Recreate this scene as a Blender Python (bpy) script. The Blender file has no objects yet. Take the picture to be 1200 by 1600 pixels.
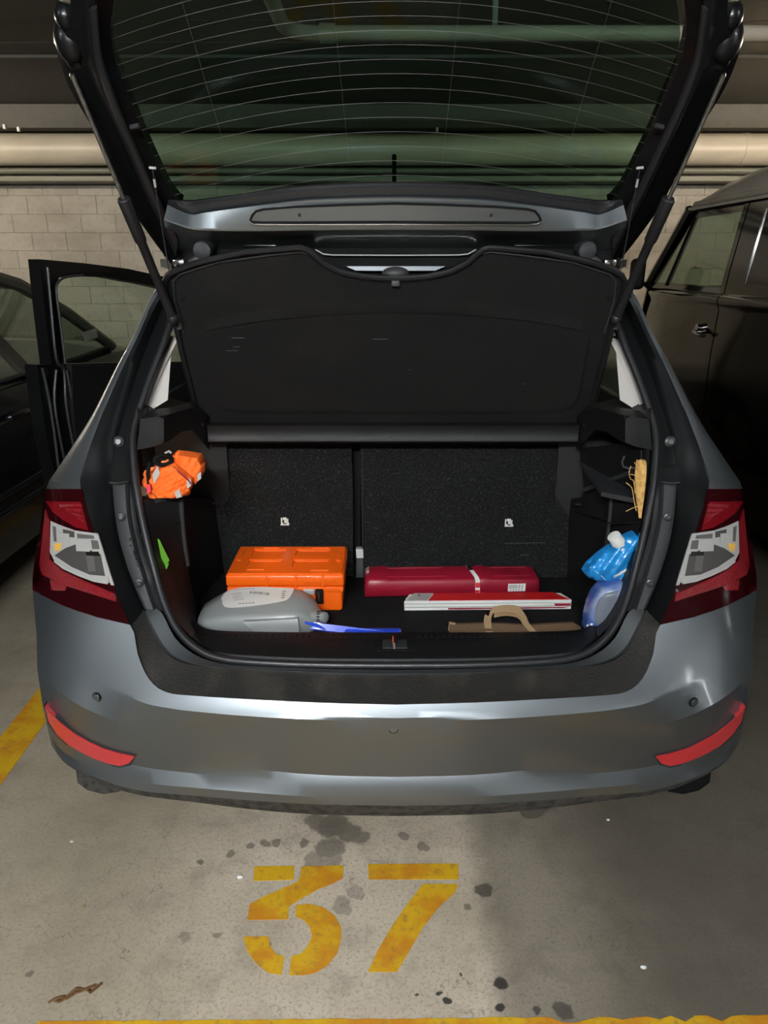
import bpy, bmesh, math, random
from mathutils import Vector, Matrix
from mathutils.geometry import delaunay_2d_cdt
random.seed(7)
C = bpy.context.scene.collection
V = Vector
# ---------------------------------------------------------------- camera, world, lamps, exposure
F, HC, CX, TH = 1130.0, 1.43, -0.026, math.radians(19)
cam = bpy.data.objects.new('camera', bpy.data.cameras.new('camera')); C.objects.link(cam)
cam.location = (CX, 0, HC); cam.rotation_euler = (math.radians(90) - TH, 0, 0)
cam.data.sensor_fit = 'VERTICAL'; cam.data.sensor_height = 36; cam.data.lens = 36 * F / 1600
cam.data.clip_start = .02
sc = bpy.context.scene; sc.camera = cam
w = bpy.data.worlds.new('world'); sc.world = w; w.use_nodes = True
w.node_tree.nodes['Background'].inputs[0].default_value = (.9, .95, 1, 1)
w.node_tree.nodes['Background'].inputs[1].default_value = .012
sc.view_settings.view_transform = 'Standard'; sc.view_settings.look = 'None'
sc.view_settings.gamma = 1; sc.view_settings.use_curve_mapping = False
sc.view_settings.exposure = 0.3
def area(name, loc, size, power, col, rot=(0, 0, 0)):
    l = bpy.data.lights.new(name, 'AREA'); l.shape = 'RECTANGLE'; l.size, l.size_y = size
    l.energy = power; l.color = col
    o = bpy.data.objects.new(name, l); C.objects.link(o); o.location = loc; o.rotation_euler = rot
    return o
WARM, COOL = (1, .86, .68), (.93, .97, 1)
# bare fluorescent tubes of the garage: place, length, strength, colour; unseen short pair added for bumper highlights
TUBES = [((-.5, -1.3, 2.28), 1.2, 950, COOL), ((-3.1, 3.5, 2.25), 1.2, 270, WARM), ((2.75, 3.55, 2.25), 1.2, 300, WARM), ((-1.95, .3, 2.28), .6, 100, COOL), ((1.95, .3, 2.28), .6, 150, COOL)]

# ---------------------------------------------------------------- materials
def mat(name, col, rough=.5, metal=0.0, coat=0.0, bump=None, var=None, spec=.5, trans=0, emit=None):
    """bump=(scale,strength,detail) fine relief; var=(scale, colour2, lo, hi) mottling"""
    m = bpy.data.materials.new(name); m.use_nodes = True
    n, l = m.node_tree.nodes, m.node_tree.links; p = n['Principled BSDF']
    p.inputs['Base Color'].default_value = (*col, 1); p.inputs['Roughness'].default_value = rough
    p.inputs['Metallic'].default_value = metal; p.inputs['Coat Weight'].default_value = coat
    p.inputs['Coat Roughness'].default_value = .04; p.inputs['Specular IOR Level'].default_value = spec
    p.inputs['Transmission Weight'].default_value = trans
    if emit: p.inputs['Emission Color'].default_value = (*emit[0], 1); p.inputs['Emission Strength'].default_value = emit[1]
    tc = n.new('ShaderNodeTexCoord')
    if bump:
        t = n.new('ShaderNodeTexNoise'); t.inputs['Scale'].default_value = bump[0]; t.inputs['Detail'].default_value = bump[2]
        b = n.new('ShaderNodeBump'); b.inputs['Strength'].default_value = bump[1]; b.inputs['Distance'].default_value = .01
        l.new(tc.outputs['Object'], t.inputs['Vector']); l.new(t.outputs['Fac'], b.inputs['Height']); l.new(b.outputs['Normal'], p.inputs['Normal'])
    if var:
        t = n.new('ShaderNodeTexNoise'); t.inputs['Scale'].default_value = var[0]; t.inputs['Detail'].default_value = 6
        r = n.new('ShaderNodeMapRange'); r.inputs[1].default_value = var[2]; r.inputs[2].default_value = var[3]
        x = n.new('ShaderNodeMix'); x.data_type = 'RGBA'
        x.inputs[6].default_value = (*col, 1); x.inputs[7].default_value = (*var[1], 1)
        l.new(tc.outputs['Object'], t.inputs['Vector']); l.new(t.outputs['Fac'], r.inputs[0]); l.new(r.outputs[0], x.inputs[0]); l.new(x.outputs[2], p.inputs['Base Color'])
    return m
def glassmat(name, tint, gloss=.08, rough=.0):
    m = bpy.data.materials.new(name); m.use_nodes = True
    n, l = m.node_tree.nodes, m.node_tree.links; n.clear()
    o = n.new('ShaderNodeOutputMaterial'); t = n.new('ShaderNodeBsdfTransparent'); t.inputs[0].default_value = (*tint, 1)
    g = n.new('ShaderNodeBsdfGlossy'); g.inputs[0].default_value = (1, 1, 1, 1); g.inputs['Roughness'].default_value = rough
    fr = n.new('ShaderNodeLayerWeight'); fr.inputs[0].default_value = .5
    pw = n.new('ShaderNodeMath'); pw.operation = 'POWER'; l.new(fr.outputs['Facing'], pw.inputs[0]); pw.inputs[1].default_value = 4
    ma = n.new('ShaderNodeMath'); ma.operation = 'MULTIPLY_ADD'; l.new(pw.outputs[0], ma.inputs[0]); ma.inputs[1].default_value = .6; ma.inputs[2].default_value = gloss
    mx = n.new('ShaderNodeMixShader'); l.new(ma.outputs[0], mx.inputs[0]); l.new(t.outputs[0], mx.inputs[1]); l.new(g.outputs[0], mx.inputs[2])
    l.new(mx.outputs[0], o.inputs[0]); return m
M = {}
M['paint'] = mat('grey_car_paint', (.18, .197, .208), .38, .88, .5, bump=None)
M['bumper'] = mat('grey_bumper_paint', (.18, .197, .208), .38, .88, .5)
M['shaded_shut'] = mat('shaded_shut_paint', (.0038, .004, .0043), .32, 0, .12, spec=.22)  # body grey with its dark reflections and shade put into the colour
M['ledge'] = mat('dusty_shaded_ledge', (.009, .0078, .0062), .4, 0, .15, var=(14, (.03, .025, .019), .5, .7), bump=(240, .15, 5))  # dust mottling on a base darkened for shade and the tailgate's reflection
M['plastic'] = mat('black_plastic', (.0065, .0065, .0068), .5, bump=(500, .15, 3), spec=.3)
M['plastic2'] = mat('grey_plastic', (.024, .0245, .026), .5, bump=(500, .1, 3), spec=.4)
M['rubber'] = mat('black_rubber', (.014, .014, .015), .38)
M['carpet'] = mat('boot_carpet', (.0125, .0125, .013), .95, bump=(330, 1.0, 6), var=(260, (.06, .06, .06), .53, .72), spec=.1)
M['floorcarpet'] = mat('boot_floor_carpet', (.008, .008, .008), .95, bump=(300, .6, 4), spec=.1)
M['shelf'] = mat('shelf_felt', (.0075, .0072, .007), .85, bump=(260, .25, 4), var=(5, (.0098, .009, .0084), .45, .7), spec=.15)
M['beige'] = mat('pale_trim', (.52, .49, .45), .6)
M['lampred'] = mat('dark_red_lens', (.02, .001, .002), .08, 0, .8)
M['lampmid'] = mat('red_lens', (.15, .004, .008), .1, 0, .8)
M['lampbright'] = mat('bright_red_reflector', (.21, .004, .009), .25, 0, .8, bump=(420, .6, 1))
M['lampclear'] = mat('clear_lens', (.42, .41, .39), .22, .15, .6, bump=(60, .2, 2))
M['lampdark'] = mat('lamp_bowl', (.09, .085, .08), .25, .3, 1)
M['lampgrey'] = mat('grey_reflector', (.2, .19, .18), .2, .5, .8)
M['chrome'] = mat('chrome', (.75, .75, .75), .12, 1)
M['amber'] = mat('amber_bulb', (.7, .4, .08), .3, 0, .5)
M['reflector'] = mat('bumper_reflector', (.55, .03, .035), .2, 0, .8, bump=(300, .2, 1))
M['orange'] = mat('orange_case_plastic', (.9, .125, .004), .38, 0, .15)
M['vest'] = mat('orange_vest_cloth', (1, .155, .012), .75, bump=(40, .5, 3))
M['silver'] = mat('silver_tape', (.55, .55, .53), .35, .4)
M['bottle'] = mat('grey_canister_plastic', (.235, .245, .24), .36, 0, .2)
M['label'] = mat('white_label', (.58, .55, .51), .55)
M['ink'] = mat('label_ink', (.06, .06, .07), .6)
M['blue'] = mat('blue_plastic', (.02, .07, .62), .3, 0, .4)
M['maroon'] = mat('maroon_case', (.26, .006, .022), .4, 0, .2, var=(12, (.19, .004, .016), .5, .7))
M['white'] = mat('white_plastic', (.72, .72, .68), .45)
M['redreflect'] = mat('red_reflective_strip', (.62, .012, .014), .3, 0, .6, bump=(380, .5, 1))
M['black'] = mat('flat_black', (.006, .006, .006), .8, spec=.1)
M['kraft'] = mat('brown_paper', (.085, .047, .02), .8, bump=(90, .3, 4))
M['kraftlight'] = mat('pale_brown_paper', (.27, .175, .085), .8, bump=(90, .3, 4))
M['pouch'] = mat('blue_film', (.015, .25, .62), .22, 0, .8, bump=(26, .5, 3))
M['pouchlight'] = mat('pale_film', (.5, .62, .75), .25, 0, .6)
M['bottleblue'] = mat('blue_bottle', (.05, .11, .34), .2, 0, .6, var=(9, (.35, .42, .55), .5, .7))
M['bottleclear'] = mat('grey_blue_bottle_window', (.17, .19, .23), .15, 0, .8)
M['straw'] = mat('straw', (.62, .38, .12), .7, var=(60, (.42, .23, .06), .45, .6))
M['green'] = mat('green_sheet', (.11, .33, .02), .55)
M['duct'] = mat('painted_duct', (.46, .41, .32), .4, 0, 0, var=(3, (.38, .34, .27), .4, .7))
M['metalgrey'] = mat('galvanised', (.15, .15, .115), .5, .1)
M['sedan'] = mat('black_sedan_paint', (.006, .007, .010), .2, .0, .35, spec=.25)
M['van'] = mat('black_van_paint', (.15, .15, .145), .11, 1, .5)
M['vandust'] = mat('dusty_van_roof', (.55, .51, .43), .6, 0, .2, var=(4, (.45, .42, .35), .4, .65))
M['sedanroof'] = mat('dusty_sedan_roof', (.055, .05, .04), .45, 0, .4)
M['tyre'] = mat('tyre_rubber', (.013, .013, .013), .8, bump=(120, .6, 3))
M['skirt'] = mat('dirty_underside', (.055, .05, .043), .85, bump=(60, .6, 5), var=(45, (.02, .018, .016), .45, .6))
M['tube'] = mat('lamp_housing', (.6, .6, .58), .5)
M['seatfab'] = mat('seat_fabric', (.03, .03, .03), .9)
M['rust'] = mat('brown_leaf', (.13, .06, .02), .8)
M['steel'] = mat('dull_steel', (.25, .24, .22), .35, .9, bump=(70, .4, 4))
G_REAR = glassmat('green_tinted_glass', (.47, .60, .53), .015)
G_DARK = glassmat('smoked_glass', (.10, .11, .11), .05)
G_LIGHT = glassmat('pale_glass', (.74, .80, .76), .03)
M['pane'] = G_LIGHT; M['reargl'] = G_REAR; M['darkgl'] = G_DARK
M['darkpane'] = mat('dark_window', (.012, .006, .006), .06, 0, .6)
M['heater'] = mat('heater_wire', (.07, .066, .055), .5)

# ---------------------------------------------------------------- helpers
ct, st = math.cos(TH), math.sin(TH)
def ray(px, py):
    u = (px - 600) / F; v = (800 - py) / F
    return V((u, ct + v * st, -st + v * ct))
O3 = V((CX, 0, HC))
def at(px, py, Y):
    d = ray(px, py); return O3 + d * (Y / d.y)
def atz(px, py, z):
    d = ray(px, py); return O3 + d * ((z - HC) / d.z)
def atx(px, py, x):
    d = ray(px, py); return O3 + d * ((x - CX) / d.x)
def onplane(px, py, p0, n):
    d = ray(px, py); return O3 + d * ((p0 - O3).dot(n) / d.dot(n))
def interp(tab, z):
    if z <= tab[0][0]: return tab[0][1]
    for (a, b), (c, d) in zip(tab, tab[1:]):
        if z <= c: return b + (d - b) * (z - a) / (c - a)
    return tab[-1][1]
YP = [(.15, 1.40), (.19, 1.385), (.235, 1.365), (.275, 1.362), (.315, 1.385), (.40, 1.372), (.482, 1.355), (.50, 1.371), (.55, 1.405), (.6, 1.442), (.65, 1.478), (.7, 1.51),
      (.8, 1.56), (.9, 1.61), (1.0, 1.67), (1.1, 1.735), (1.2, 1.80), (1.3, 1.865), (1.42, 1.935), (1.6, 2.05)]
WP = [(.2, .885), (.45, .908), (.9, .906), (1.0, .872), (1.1, .82), (1.2, .77), (1.3, .715), (1.42, .655), (1.6, .6)]
def bodyS(x, z):
    W = interp(WP, z); a = abs(x) / W
    if a >= 1: return interp(YP, z) + .25 + (abs(x) - W) * 10
    return interp(YP, z) + .25 * (1 - (1 - a ** 3) ** (1 / 3))
def hit(px, py, k=0.0, S=bodyS):
    """first point where the sight line through this spot of the car's measured outline meets surface S pushed k m into the car"""
    d = ray(px, py); t0 = 1.0; best = None; prev = None
    t = 1.1
    while t < 2.9:
        p = O3 + d * t; g = p.y - S(p.x, p.z) - k
        if best is None or g > best[0]: best = (g, t)
        if g >= 0:
            a, b = t - .02, t
            for _ in range(18):
                m = (a + b) / 2; p = O3 + d * m
                if p.y - S(p.x, p.z) - k >= 0: b = m
                else: a = m
            return O3 + d * b
        t += .02
    return O3 + d * best[1]
def cr(pts, sub=4):
    """Catmull-Rom through the points (any dimension)"""
    P = [V(p) for p in pts]; out = []
    for i in range(len(P) - 1):
        a = P[max(i - 1, 0)]; b = P[i]; c = P[i + 1]; d = P[min(i + 2, len(P) - 1)]
        for s in range(sub):
            t = s / sub
            out.append(.5 * ((2 * b) + (c - a) * t + (2 * a - 5 * b + 4 * c - d) * t * t + (3 * b - a - 3 * c + d) * t ** 3))
    out.append(P[-1]); return out
def mx(p): return V((-p[0], p[1], p[2]))
def full(left):
    """left half listed from the car's centre outwards -> whole row from left to right"""
    L = [V(p) for p in left]; L[0].x = 0
    return L[::-1] + [mx(p) for p in L[1:]]
class G:
    def __init__(s): s.v = []; s.f = []; s.sm = True
    def add(s, vs, fs):
        o = len(s.v); s.v += [V(v) for v in vs]; s.f += [tuple(i + o for i in f) for f in fs]; return s
    def loft(s, rows, close=False, cap=False):
        n = len(rows[0]); vs = [p for r in rows for p in r]; fs = []
        for j in range(len(rows) - 1):
            for i in range(n if close else n - 1):
                k = (i + 1) % n; fs.append((j * n + i, j * n + k, (j + 1) * n + k, (j + 1) * n + i))
        if cap and close: fs += [tuple(range(n))[::-1], tuple((len(rows) - 1) * n + i for i in range(n))]
        return s.add(vs, fs)
    def slab(s, rows, th):
        """lofted sheet with real thickness th (a vector) and closed rims"""
        th = V(th); n = len(rows[0]); m = len(rows)
        s.loft(rows); s.loft([[p + th for p in r][::-1] for r in rows])
        for r in (rows[0][::-1], rows[-1]): s.loft([[p for p in r], [p + th for p in r]])
        for i in (0, n - 1):
            c = [r[i] for r in rows]
            if i: c = c[::-1]
            s.loft([c, [p + th for p in c]])
        return s
    def tube(s, pts, r, n=8, cap=True):
        P = [V(p) for p in pts]; rows = []; up = None
        for i, p in enumerate(P):
            t = (P[min(i + 1, len(P) - 1)] - P[max(i - 1, 0)]).normalized()
            if up is None: up = t.orthogonal().normalized()
            up = (up - t * up.dot(t)).normalized(); b = t.cross(up)
            rr = r[i] if isinstance(r, (list, tuple)) else r
            rows.append([p + (up * math.cos(a) + b * math.sin(a)) * rr for a in [2 * math.pi * k / n for k in range(n)]])
        return s.loft(rows, close=True, cap=cap)
    def box(s, c, size, bev=0, seg=2, rot=None):
        bm = bmesh.new(); bmesh.ops.create_cube(bm, size=1)
        bmesh.ops.scale(bm, vec=size, verts=bm.verts)
        if bev: bmesh.ops.bevel(bm, geom=bm.edges[:], offset=bev, segments=seg, profile=.5, affect='EDGES')
        mtx = Matrix.Translation(c) @ (rot.to_4x4() if rot else Matrix())
        bm.verts.index_update()
        s.add([mtx @ v.co for v in bm.verts], [tuple(v.index for v in f.verts) for f in bm.faces]); bm.free(); return s
    def box2(s, a, b, bev=0, seg=2):
        a, b = V(a), V(b); return s.box((a + b) / 2, [abs(q) for q in (b - a)], bev, seg)
    def disc(s, c, nrm, r, th, n=16):
        nrm = V(nrm).normalized(); c = V(c); return s.tube([c, c + nrm * th * .75, c + nrm * th], [r, r, r * .85], n)
    def ball(s, c, r, seg=14, ring=9, fn=None):
        rows = []
        for j in range(ring + 1):
            a = math.pi * j / ring; row = []
            for i in range(seg):
                b = 2 * math.pi * i / seg; d = V((math.sin(a) * math.cos(b), math.sin(a) * math.sin(b), math.cos(a)))
                p = V((d.x * r[0], d.y * r[1], d.z * r[2]))
                if fn: p = fn(d, p)
                row.append(V(c) + p)
            rows.append(row)
        return s.loft(rows, close=True)
    def patch(s, poly, proj, th, step=14):
        """outline filled with a fine mesh, each point set on the real surface by proj(px,py); th thickens it backwards"""
        P = [V(p) for p in poly]; n = len(P); ed = []
        pts = []
        for i in range(n):
            a, b = P[i], P[(i + 1) % n]; k = max(1, int((b - a).length / step))
            for q in range(k): pts.append(a + (b - a) * q / k)
        nb = len(pts); ed = [(i, (i + 1) % nb) for i in range(nb)]
        xs = [p.x for p in P]; ys = [p.y for p in P]
        def inside(x, y):
            c = False
            for i in range(n):
                a, b = P[i], P[i - 1]
                if (a.y > y) != (b.y > y) and x < (b.x - a.x) * (y - a.y) / (b.y - a.y) + a.x: c = not c
            return c
        def clear(x, y):
            return all((p - V((x, y))).length > step * .45 for p in pts[:nb])
        y = min(ys) + step * .5
        while y < max(ys):
            x = min(xs) + step * .5
            while x < max(xs):
                if inside(x, y) and clear(x, y): pts.append(V((x, y)))
                x += step
            y += step
        vs, es, fs, *_ = delaunay_2d_cdt([p.to_2d() if len(p) > 2 else p for p in pts], ed, [tuple(range(nb))], 1, 1e-4)
        front = [proj(p.x, p.y) for p in vs]; th = V(th); m = len(vs)
        cnt = {}
        for f in fs:
            for i in range(len(f)):
                e = (f[i], f[(i + 1) % len(f)]); k = tuple(sorted(e)); cnt[k] = None if k in cnt else e
        faces = [tuple(f) for f in fs] + [tuple(i + m for i in f[::-1]) for f in fs]
        faces += [(e[1], e[0], e[0] + m, e[1] + m) for e in cnt.values() if e]
        return s.add(front + [p + th for p in front], faces)
    def mirrored(s):
        g = G(); g.v = [mx(p) for p in s.v]; g.f = [f[::-1] for f in s.f]; return g
    def both(s):
        g = s.mirrored(); return s.add(g.v, g.f)
    def build(s, name, material, parent=None, ang=38, label=None, kind=None, smooth=True):
        me = bpy.data.meshes.new(name); me.from_pydata(s.v, [], s.f)
        bm = bmesh.new(); bm.from_mesh(me); bmesh.ops.remove_doubles(bm, verts=bm.verts, dist=1e-5)
        bmesh.ops.dissolve_degenerate(bm, dist=1e-6, edges=bm.edges[:])
        bmesh.ops.recalc_face_normals(bm, faces=bm.faces)
        for f in bm.faces: f.smooth = smooth
        for e in bm.edges:
            if len(e.link_faces) == 2 and e.calc_face_angle(0) > math.radians(ang): e.smooth = False
        bm.to_mesh(me); bm.free(); me.materials.append(material)
        o = bpy.data.objects.new(name, me); C.objects.link(o)
        if parent:
            o.parent = parent
            if not parent.parent: o.location = -parent.location
        if label: o['label'] = label
        if kind: o['kind'] = kind
        return o
def thing(name, label, cat, loc, group=None):
    o = bpy.data.objects.new(name, None); C.objects.link(o); o.location = loc; o.empty_display_size = .1
    o['label'] = label; o['category'] = cat
    if group: o['group'] = group
    return o
def tag(o, label, cat, group=None):
    o['label'] = label; o['category'] = cat
    if group: o['group'] = group
    return o
# ---------------------------------------------------------------- setting: floor, walls, ceiling
def node_mat(name):
    m = bpy.data.materials.new(name); m.use_nodes = True
    return m, m.node_tree.nodes, m.node_tree.links, m.node_tree.nodes['Principled BSDF']
class NT:
    def __init__(s, n, l): s.n, s.l = n, l
    def put(s, node, i, v):
        if v is None: return
        if hasattr(v, 'links'): s.l.new(v, node.inputs[i])
        else: node.inputs[i].default_value = v
    def math(s, op, a, b=None, c=None, clamp=False):
        x = s.n.new('ShaderNodeMath'); x.operation = op; x.use_clamp = clamp
        for i, v in enumerate((a, b, c)): s.put(x, i, v)
        return x.outputs[0]
    def noise(s, vec, scale, detail=5, rough=.55):
        x = s.n.new('ShaderNodeTexNoise'); s.put(x, 'Vector', vec); x.inputs['Scale'].default_value = scale; x.inputs['Detail'].default_value = detail
        x.inputs['Roughness'].default_value = rough; return x
    def ramp(s, v, lo, hi):
        x = s.n.new('ShaderNodeMapRange'); x.interpolation_type = 'SMOOTHSTEP'; s.put(x, 0, v); x.inputs[1].default_value = lo; x.inputs[2].default_value = hi; return x.outputs[0]
    def mix(s, f, a, b):
        x = s.n.new('ShaderNodeMix'); x.data_type = 'RGBA'
        for i, v in ((0, f), (6, a), (7, b)):
            if isinstance(v, tuple) and len(v) == 3: v = (*v, 1)
            s.put(x, i, v)
        return x.outputs[2]
def concrete_floor():
    m, n, l, p = node_mat('stained_concrete'); t = NT(n, l)
    geo = n.new('ShaderNodeNewGeometry'); P = geo.outputs['Position']
    n1 = t.noise(P, 2.2, 6).outputs['Fac']; n2 = t.noise(P, 11, 8, .65).outputs['Fac']; n3 = t.noise(P, 130, 6, .75).outputs['Fac']
    col = t.mix(t.ramp(n1, .35, .68), (.56, .48, .37), (.40, .335, .245))
    col = t.mix(t.math('MULTIPLY', t.ramp(n2, .45, .72), .55), col, (.27, .225, .17))
    col = t.mix(t.math('MULTIPLY', t.ramp(n3, .48, .66), .65), col, (.21, .175, .13))
    col = t.mix(t.math('MULTIPLY', t.ramp(n3, .36, .26), .4), col, (.62, .54, .43))
    # right-hand shadow painted into the colour in two steps from a straight joint
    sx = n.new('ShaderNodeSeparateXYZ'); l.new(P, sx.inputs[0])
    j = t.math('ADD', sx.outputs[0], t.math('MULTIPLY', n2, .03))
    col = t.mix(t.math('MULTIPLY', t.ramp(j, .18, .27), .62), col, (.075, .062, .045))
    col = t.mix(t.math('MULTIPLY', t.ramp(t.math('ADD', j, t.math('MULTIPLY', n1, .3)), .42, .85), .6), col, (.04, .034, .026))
    # olive tint deepening to the left
    col = t.mix(t.math('MULTIPLY', t.ramp(t.math('ADD', sx.outputs[0], t.math('MULTIPLY', n1, .5)), -.12, -.5), .45), col, (.17, .14, .085))
    # hairline cracks
    vo = n.new('ShaderNodeTexVoronoi'); vo.feature = 'DISTANCE_TO_EDGE'; vo.inputs['Scale'].default_value = 13
    nw = t.noise(P, 7, 4); mxv = n.new('ShaderNodeVectorMath'); mxv.operation = 'MULTIPLY_ADD'
    l.new(nw.outputs['Color'], mxv.inputs[0]); mxv.inputs[1].default_value = (.25, .25, .25); l.new(P, mxv.inputs[2]); l.new(mxv.outputs[0], vo.inputs['Vector'])
    ck = t.math('MULTIPLY', t.ramp(vo.outputs['Distance'], .014, .004), t.ramp(t.noise(P, 2.6, 2).outputs['Fac'], .5, .62))
    col = t.mix(t.math('MULTIPLY', ck, .5), col, (.09, .075, .055))
    # oil and water stains where they lie: pixel of the photograph -> floor point, radius, strength
    warp = t.noise(P, 22, 4); wv = n.new('ShaderNodeVectorMath'); wv.operation = 'MULTIPLY_ADD'
    l.new(warp.outputs['Color'], wv.inputs[0]); wv.inputs[1].default_value = (.045, .045, 0); l.new(P, wv.inputs[2])
    tot = None
    for px, py, r, k in STAINS:
        q = atz(px, py, 0); d = n.new('ShaderNodeVectorMath'); d.operation = 'DISTANCE'
        l.new(wv.outputs[0], d.inputs[0]); d.inputs[1].default_value = (q.x + .0225, q.y + .0225, 0)
        v = t.math('MULTIPLY', t.ramp(d.outputs['Value'], r, r * .72), k)
        tot = v if tot is None else t.math('MAXIMUM', tot, v)
    col = t.mix(tot, col, (.035, .03, .025))
    l.new(col, p.inputs['Base Color'])
    ro = t.math('SUBTRACT', .78, t.math('MULTIPLY', tot, .3)); l.new(ro, p.inputs['Roughness'])
    b = n.new('ShaderNodeBump'); b.inputs['Strength'].default_value = .35; b.inputs['Distance'].default_value = .004
    l.new(t.math('SUBTRACT', t.math('ADD', n2, t.math('MULTIPLY', n3, .5)), t.math('MULTIPLY', ck, .6)), b.inputs['Height']); l.new(b.outputs[0], p.inputs['Normal'])
    return m
STAINS = [(520, 1290, .05, .68), (495, 1285, .035, .62), (545, 1300, .04, .62), (515, 1325, .045, .6), (560, 1308, .03, .55), (490, 1345, .03, .45), (520, 1345, .03, .45),
          (415, 1318, .018, .6), (432, 1315, .014, .6), (390, 1322, .013, .6), (475, 1316, .016, .6), (360, 1334, .014, .6), (312, 1345, .012, .7), (632, 1305, .016, .55), (660, 1322, .018, .55),
          (338, 1462, .012, .5), (757, 1391, .024, .75), (535, 1415, .028, .4), (780, 1533, .016, .97), (785, 1572, .013, .97), (700, 1561, .010, .95), (686, 1550, .006, .95), (651, 1552, .006, .9), (720, 1526, .005, .9),
          (838, 1577, .010, .8), (880, 1580, .022, .7), (47, 1522, .008, .6), (420, 1475, .008, .4), (290, 1463, .014, .35), (555, 1395, .02, .35), (728, 1416, .012, .6)]
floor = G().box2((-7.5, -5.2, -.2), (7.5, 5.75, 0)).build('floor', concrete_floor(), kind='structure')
def paintmat():
    m, n, l, p = node_mat('worn_yellow_paint'); t = NT(n, l)
    P = n.new('ShaderNodeNewGeometry').outputs['Position']
    a = t.noise(P, 9, 6, .6).outputs['Fac']; b = t.noise(P, 60, 6, .7).outputs['Fac']
    col = t.mix(t.ramp(a, .42, .6), (.62, .36, .008), (.55, .22, .008))
    col = t.mix(t.math('MULTIPLY', t.ramp(b, .52, .68), .75), col, (.32, .19, .05))
    l.new(col, p.inputs['Base Color']); p.inputs['Roughness'].default_value = .6
    return m
MY = paintmat()
def floor_mark(name, polys, label, off=(300, 1250), sc_=.5):
    g = G()
    for poly in polys:
        g.patch([(off[0] + x * sc_, off[1] + y * sc_) for x, y in poly], lambda x, y: atz(x, y, .0016), (0, 0, -.0016), 30)
    return g.build(name, MY, floor, label=label, smooth=False)
floor_mark('painted_digit', [
    [(195, 207), (320, 205), (317, 248), (192, 252)],
    [(343, 207), (474, 204), (472, 243), (440, 260), (395, 278), (345, 305), (318, 322), (303, 333), (300, 372), (173, 374), (180, 325), (230, 298), (285, 275), (330, 255), (338, 235)],
    [(325, 328), (365, 324), (410, 335), (445, 360), (465, 395), (467, 430), (455, 475), (425, 515), (385, 540), (340, 547), (304, 546), (310, 488), (340, 480), (362, 455), (375, 425), (368, 395), (350, 375), (323, 362)],
    [(160, 427), (238, 425), (243, 455), (262, 480), (288, 490), (280, 545), (240, 540), (200, 510), (172, 470)]], 'yellow stencilled numeral 3 on the concrete')
floor_mark('painted_digit', [
    [(550, 200), (833, 198), (833, 247), (552, 247)],
    [(722, 262), (832, 262), (822, 288), (770, 335), (720, 400), (680, 470), (640, 536), (550, 536), (580, 470), (630, 385), (680, 315)]], 'yellow stencilled numeral 7 on the concrete')
a, b = atz(2, 1186, 0), atz(60, 1109, 0); dr = (b - a).normalized(); nn = V((-dr.y, dr.x, 0)) * .055
a = a - dr * .9; b = b + dr * 3.2
G().slab([[a - nn, a + nn], [b - nn, b + nn]], (0, 0, .0016)).build('painted_line', MY, floor, label='yellow bay line beside the left rear wheel')
rows = []
random.seed(3)
for i in range(90):
    x = 60 + i * 19; fx = atz(x, 1596 - i * .16, 0)
    wear = .003 * random.random() ** 2 + (random.choice((0, 0, .006, .012)) if 42 < i < 58 else 0)
    rows.append([V((fx.x, fx.y - .11, 0)), V((fx.x, fx.y - wear, 0))])
G().slab(rows, (0, 0, .0016)).build('painted_line', MY, floor, label='yellow line across the front edge of the bay')
# litter lying on the floor
for px, py, r, mm, lab in ((375, 1372, .007, 'white', 'tiny white pebble left of the numeral 3'), (1005, 1513, .006, 'white', 'tiny white pebble on the dark floor at right'),
                       (131, 1417, .004, 'kraftlight', 'tiny tan crumb on the floor at left'), (112, 1316, .004, 'white', 'tiny white crumb behind the left rear wheel'),
                       (950, 1282, .004, 'white', 'tiny white crumb behind the right bumper corner')):
    p = atz(px, py, 0)
    tag(G().ball((p.x, p.y, r * .6), (r * 1.2, r * .8, r * .6), 9, 6).build('pebble' if r > .005 else 'crumb', M[mm]), lab, 'litter', 'crumbs and pebbles on the floor')
p = atz(107, 1560, 0)
g = G()
for k in range(7):
    a = V((p.x - .035 + k * .011, p.y - .012 + k * .005, .004)); g.tube([a, a + V((.012, .012 * random.uniform(-1, 1), .004)), a + V((.026, .014, -.001))], .0028, 5)
tag(g.build('dry_leaf', M['rust']), 'crumpled brown leaf shreds on the floor near the front line', 'litter')

# back wall of painted brick: a slab with courses of single bricks in front of it
def wallmat(name, c1, c2, c3):
    m, n, l, p = node_mat(name); t = NT(n, l)
    P = n.new('ShaderNodeNewGeometry').outputs['Position']
    mp = n.new('ShaderNodeMapping'); mp.inputs['Scale'].default_value = (1, 1, 2.2); l.new(P, mp.inputs[0])
    a = t.noise(mp.outputs[0], 1.6, 7, .62).outputs['Fac']; b = t.noise(P, 26, 5, .7).outputs['Fac']
    oi = n.new('ShaderNodeObjectInfo').outputs['Random']
    col = t.mix(t.ramp(a, .38, .7), c1, c2); col = t.mix(t.math('MULTIPLY', t.ramp(b, .5, .75), .5), col, c3)
    col = t.mix(t.math('MULTIPLY', oi, .22), col, c3)
    l.new(col, p.inputs['Base Color']); p.inputs['Roughness'].default_value = .75
    bp = n.new('ShaderNodeBump'); bp.inputs['Strength'].default_value = .3; bp.inputs['Distance'].default_value = .01; l.new(b, bp.inputs['Height']); l.new(bp.outputs[0], p.inputs['Normal'])
    return m
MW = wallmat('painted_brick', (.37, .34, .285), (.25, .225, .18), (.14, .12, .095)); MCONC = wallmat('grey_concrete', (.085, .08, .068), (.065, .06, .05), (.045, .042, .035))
wall_back = G().box2((-7.5, 5.66, 0), (7.5, 5.9, 2.5)).build('wall_back', MW, kind='structure')
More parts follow.
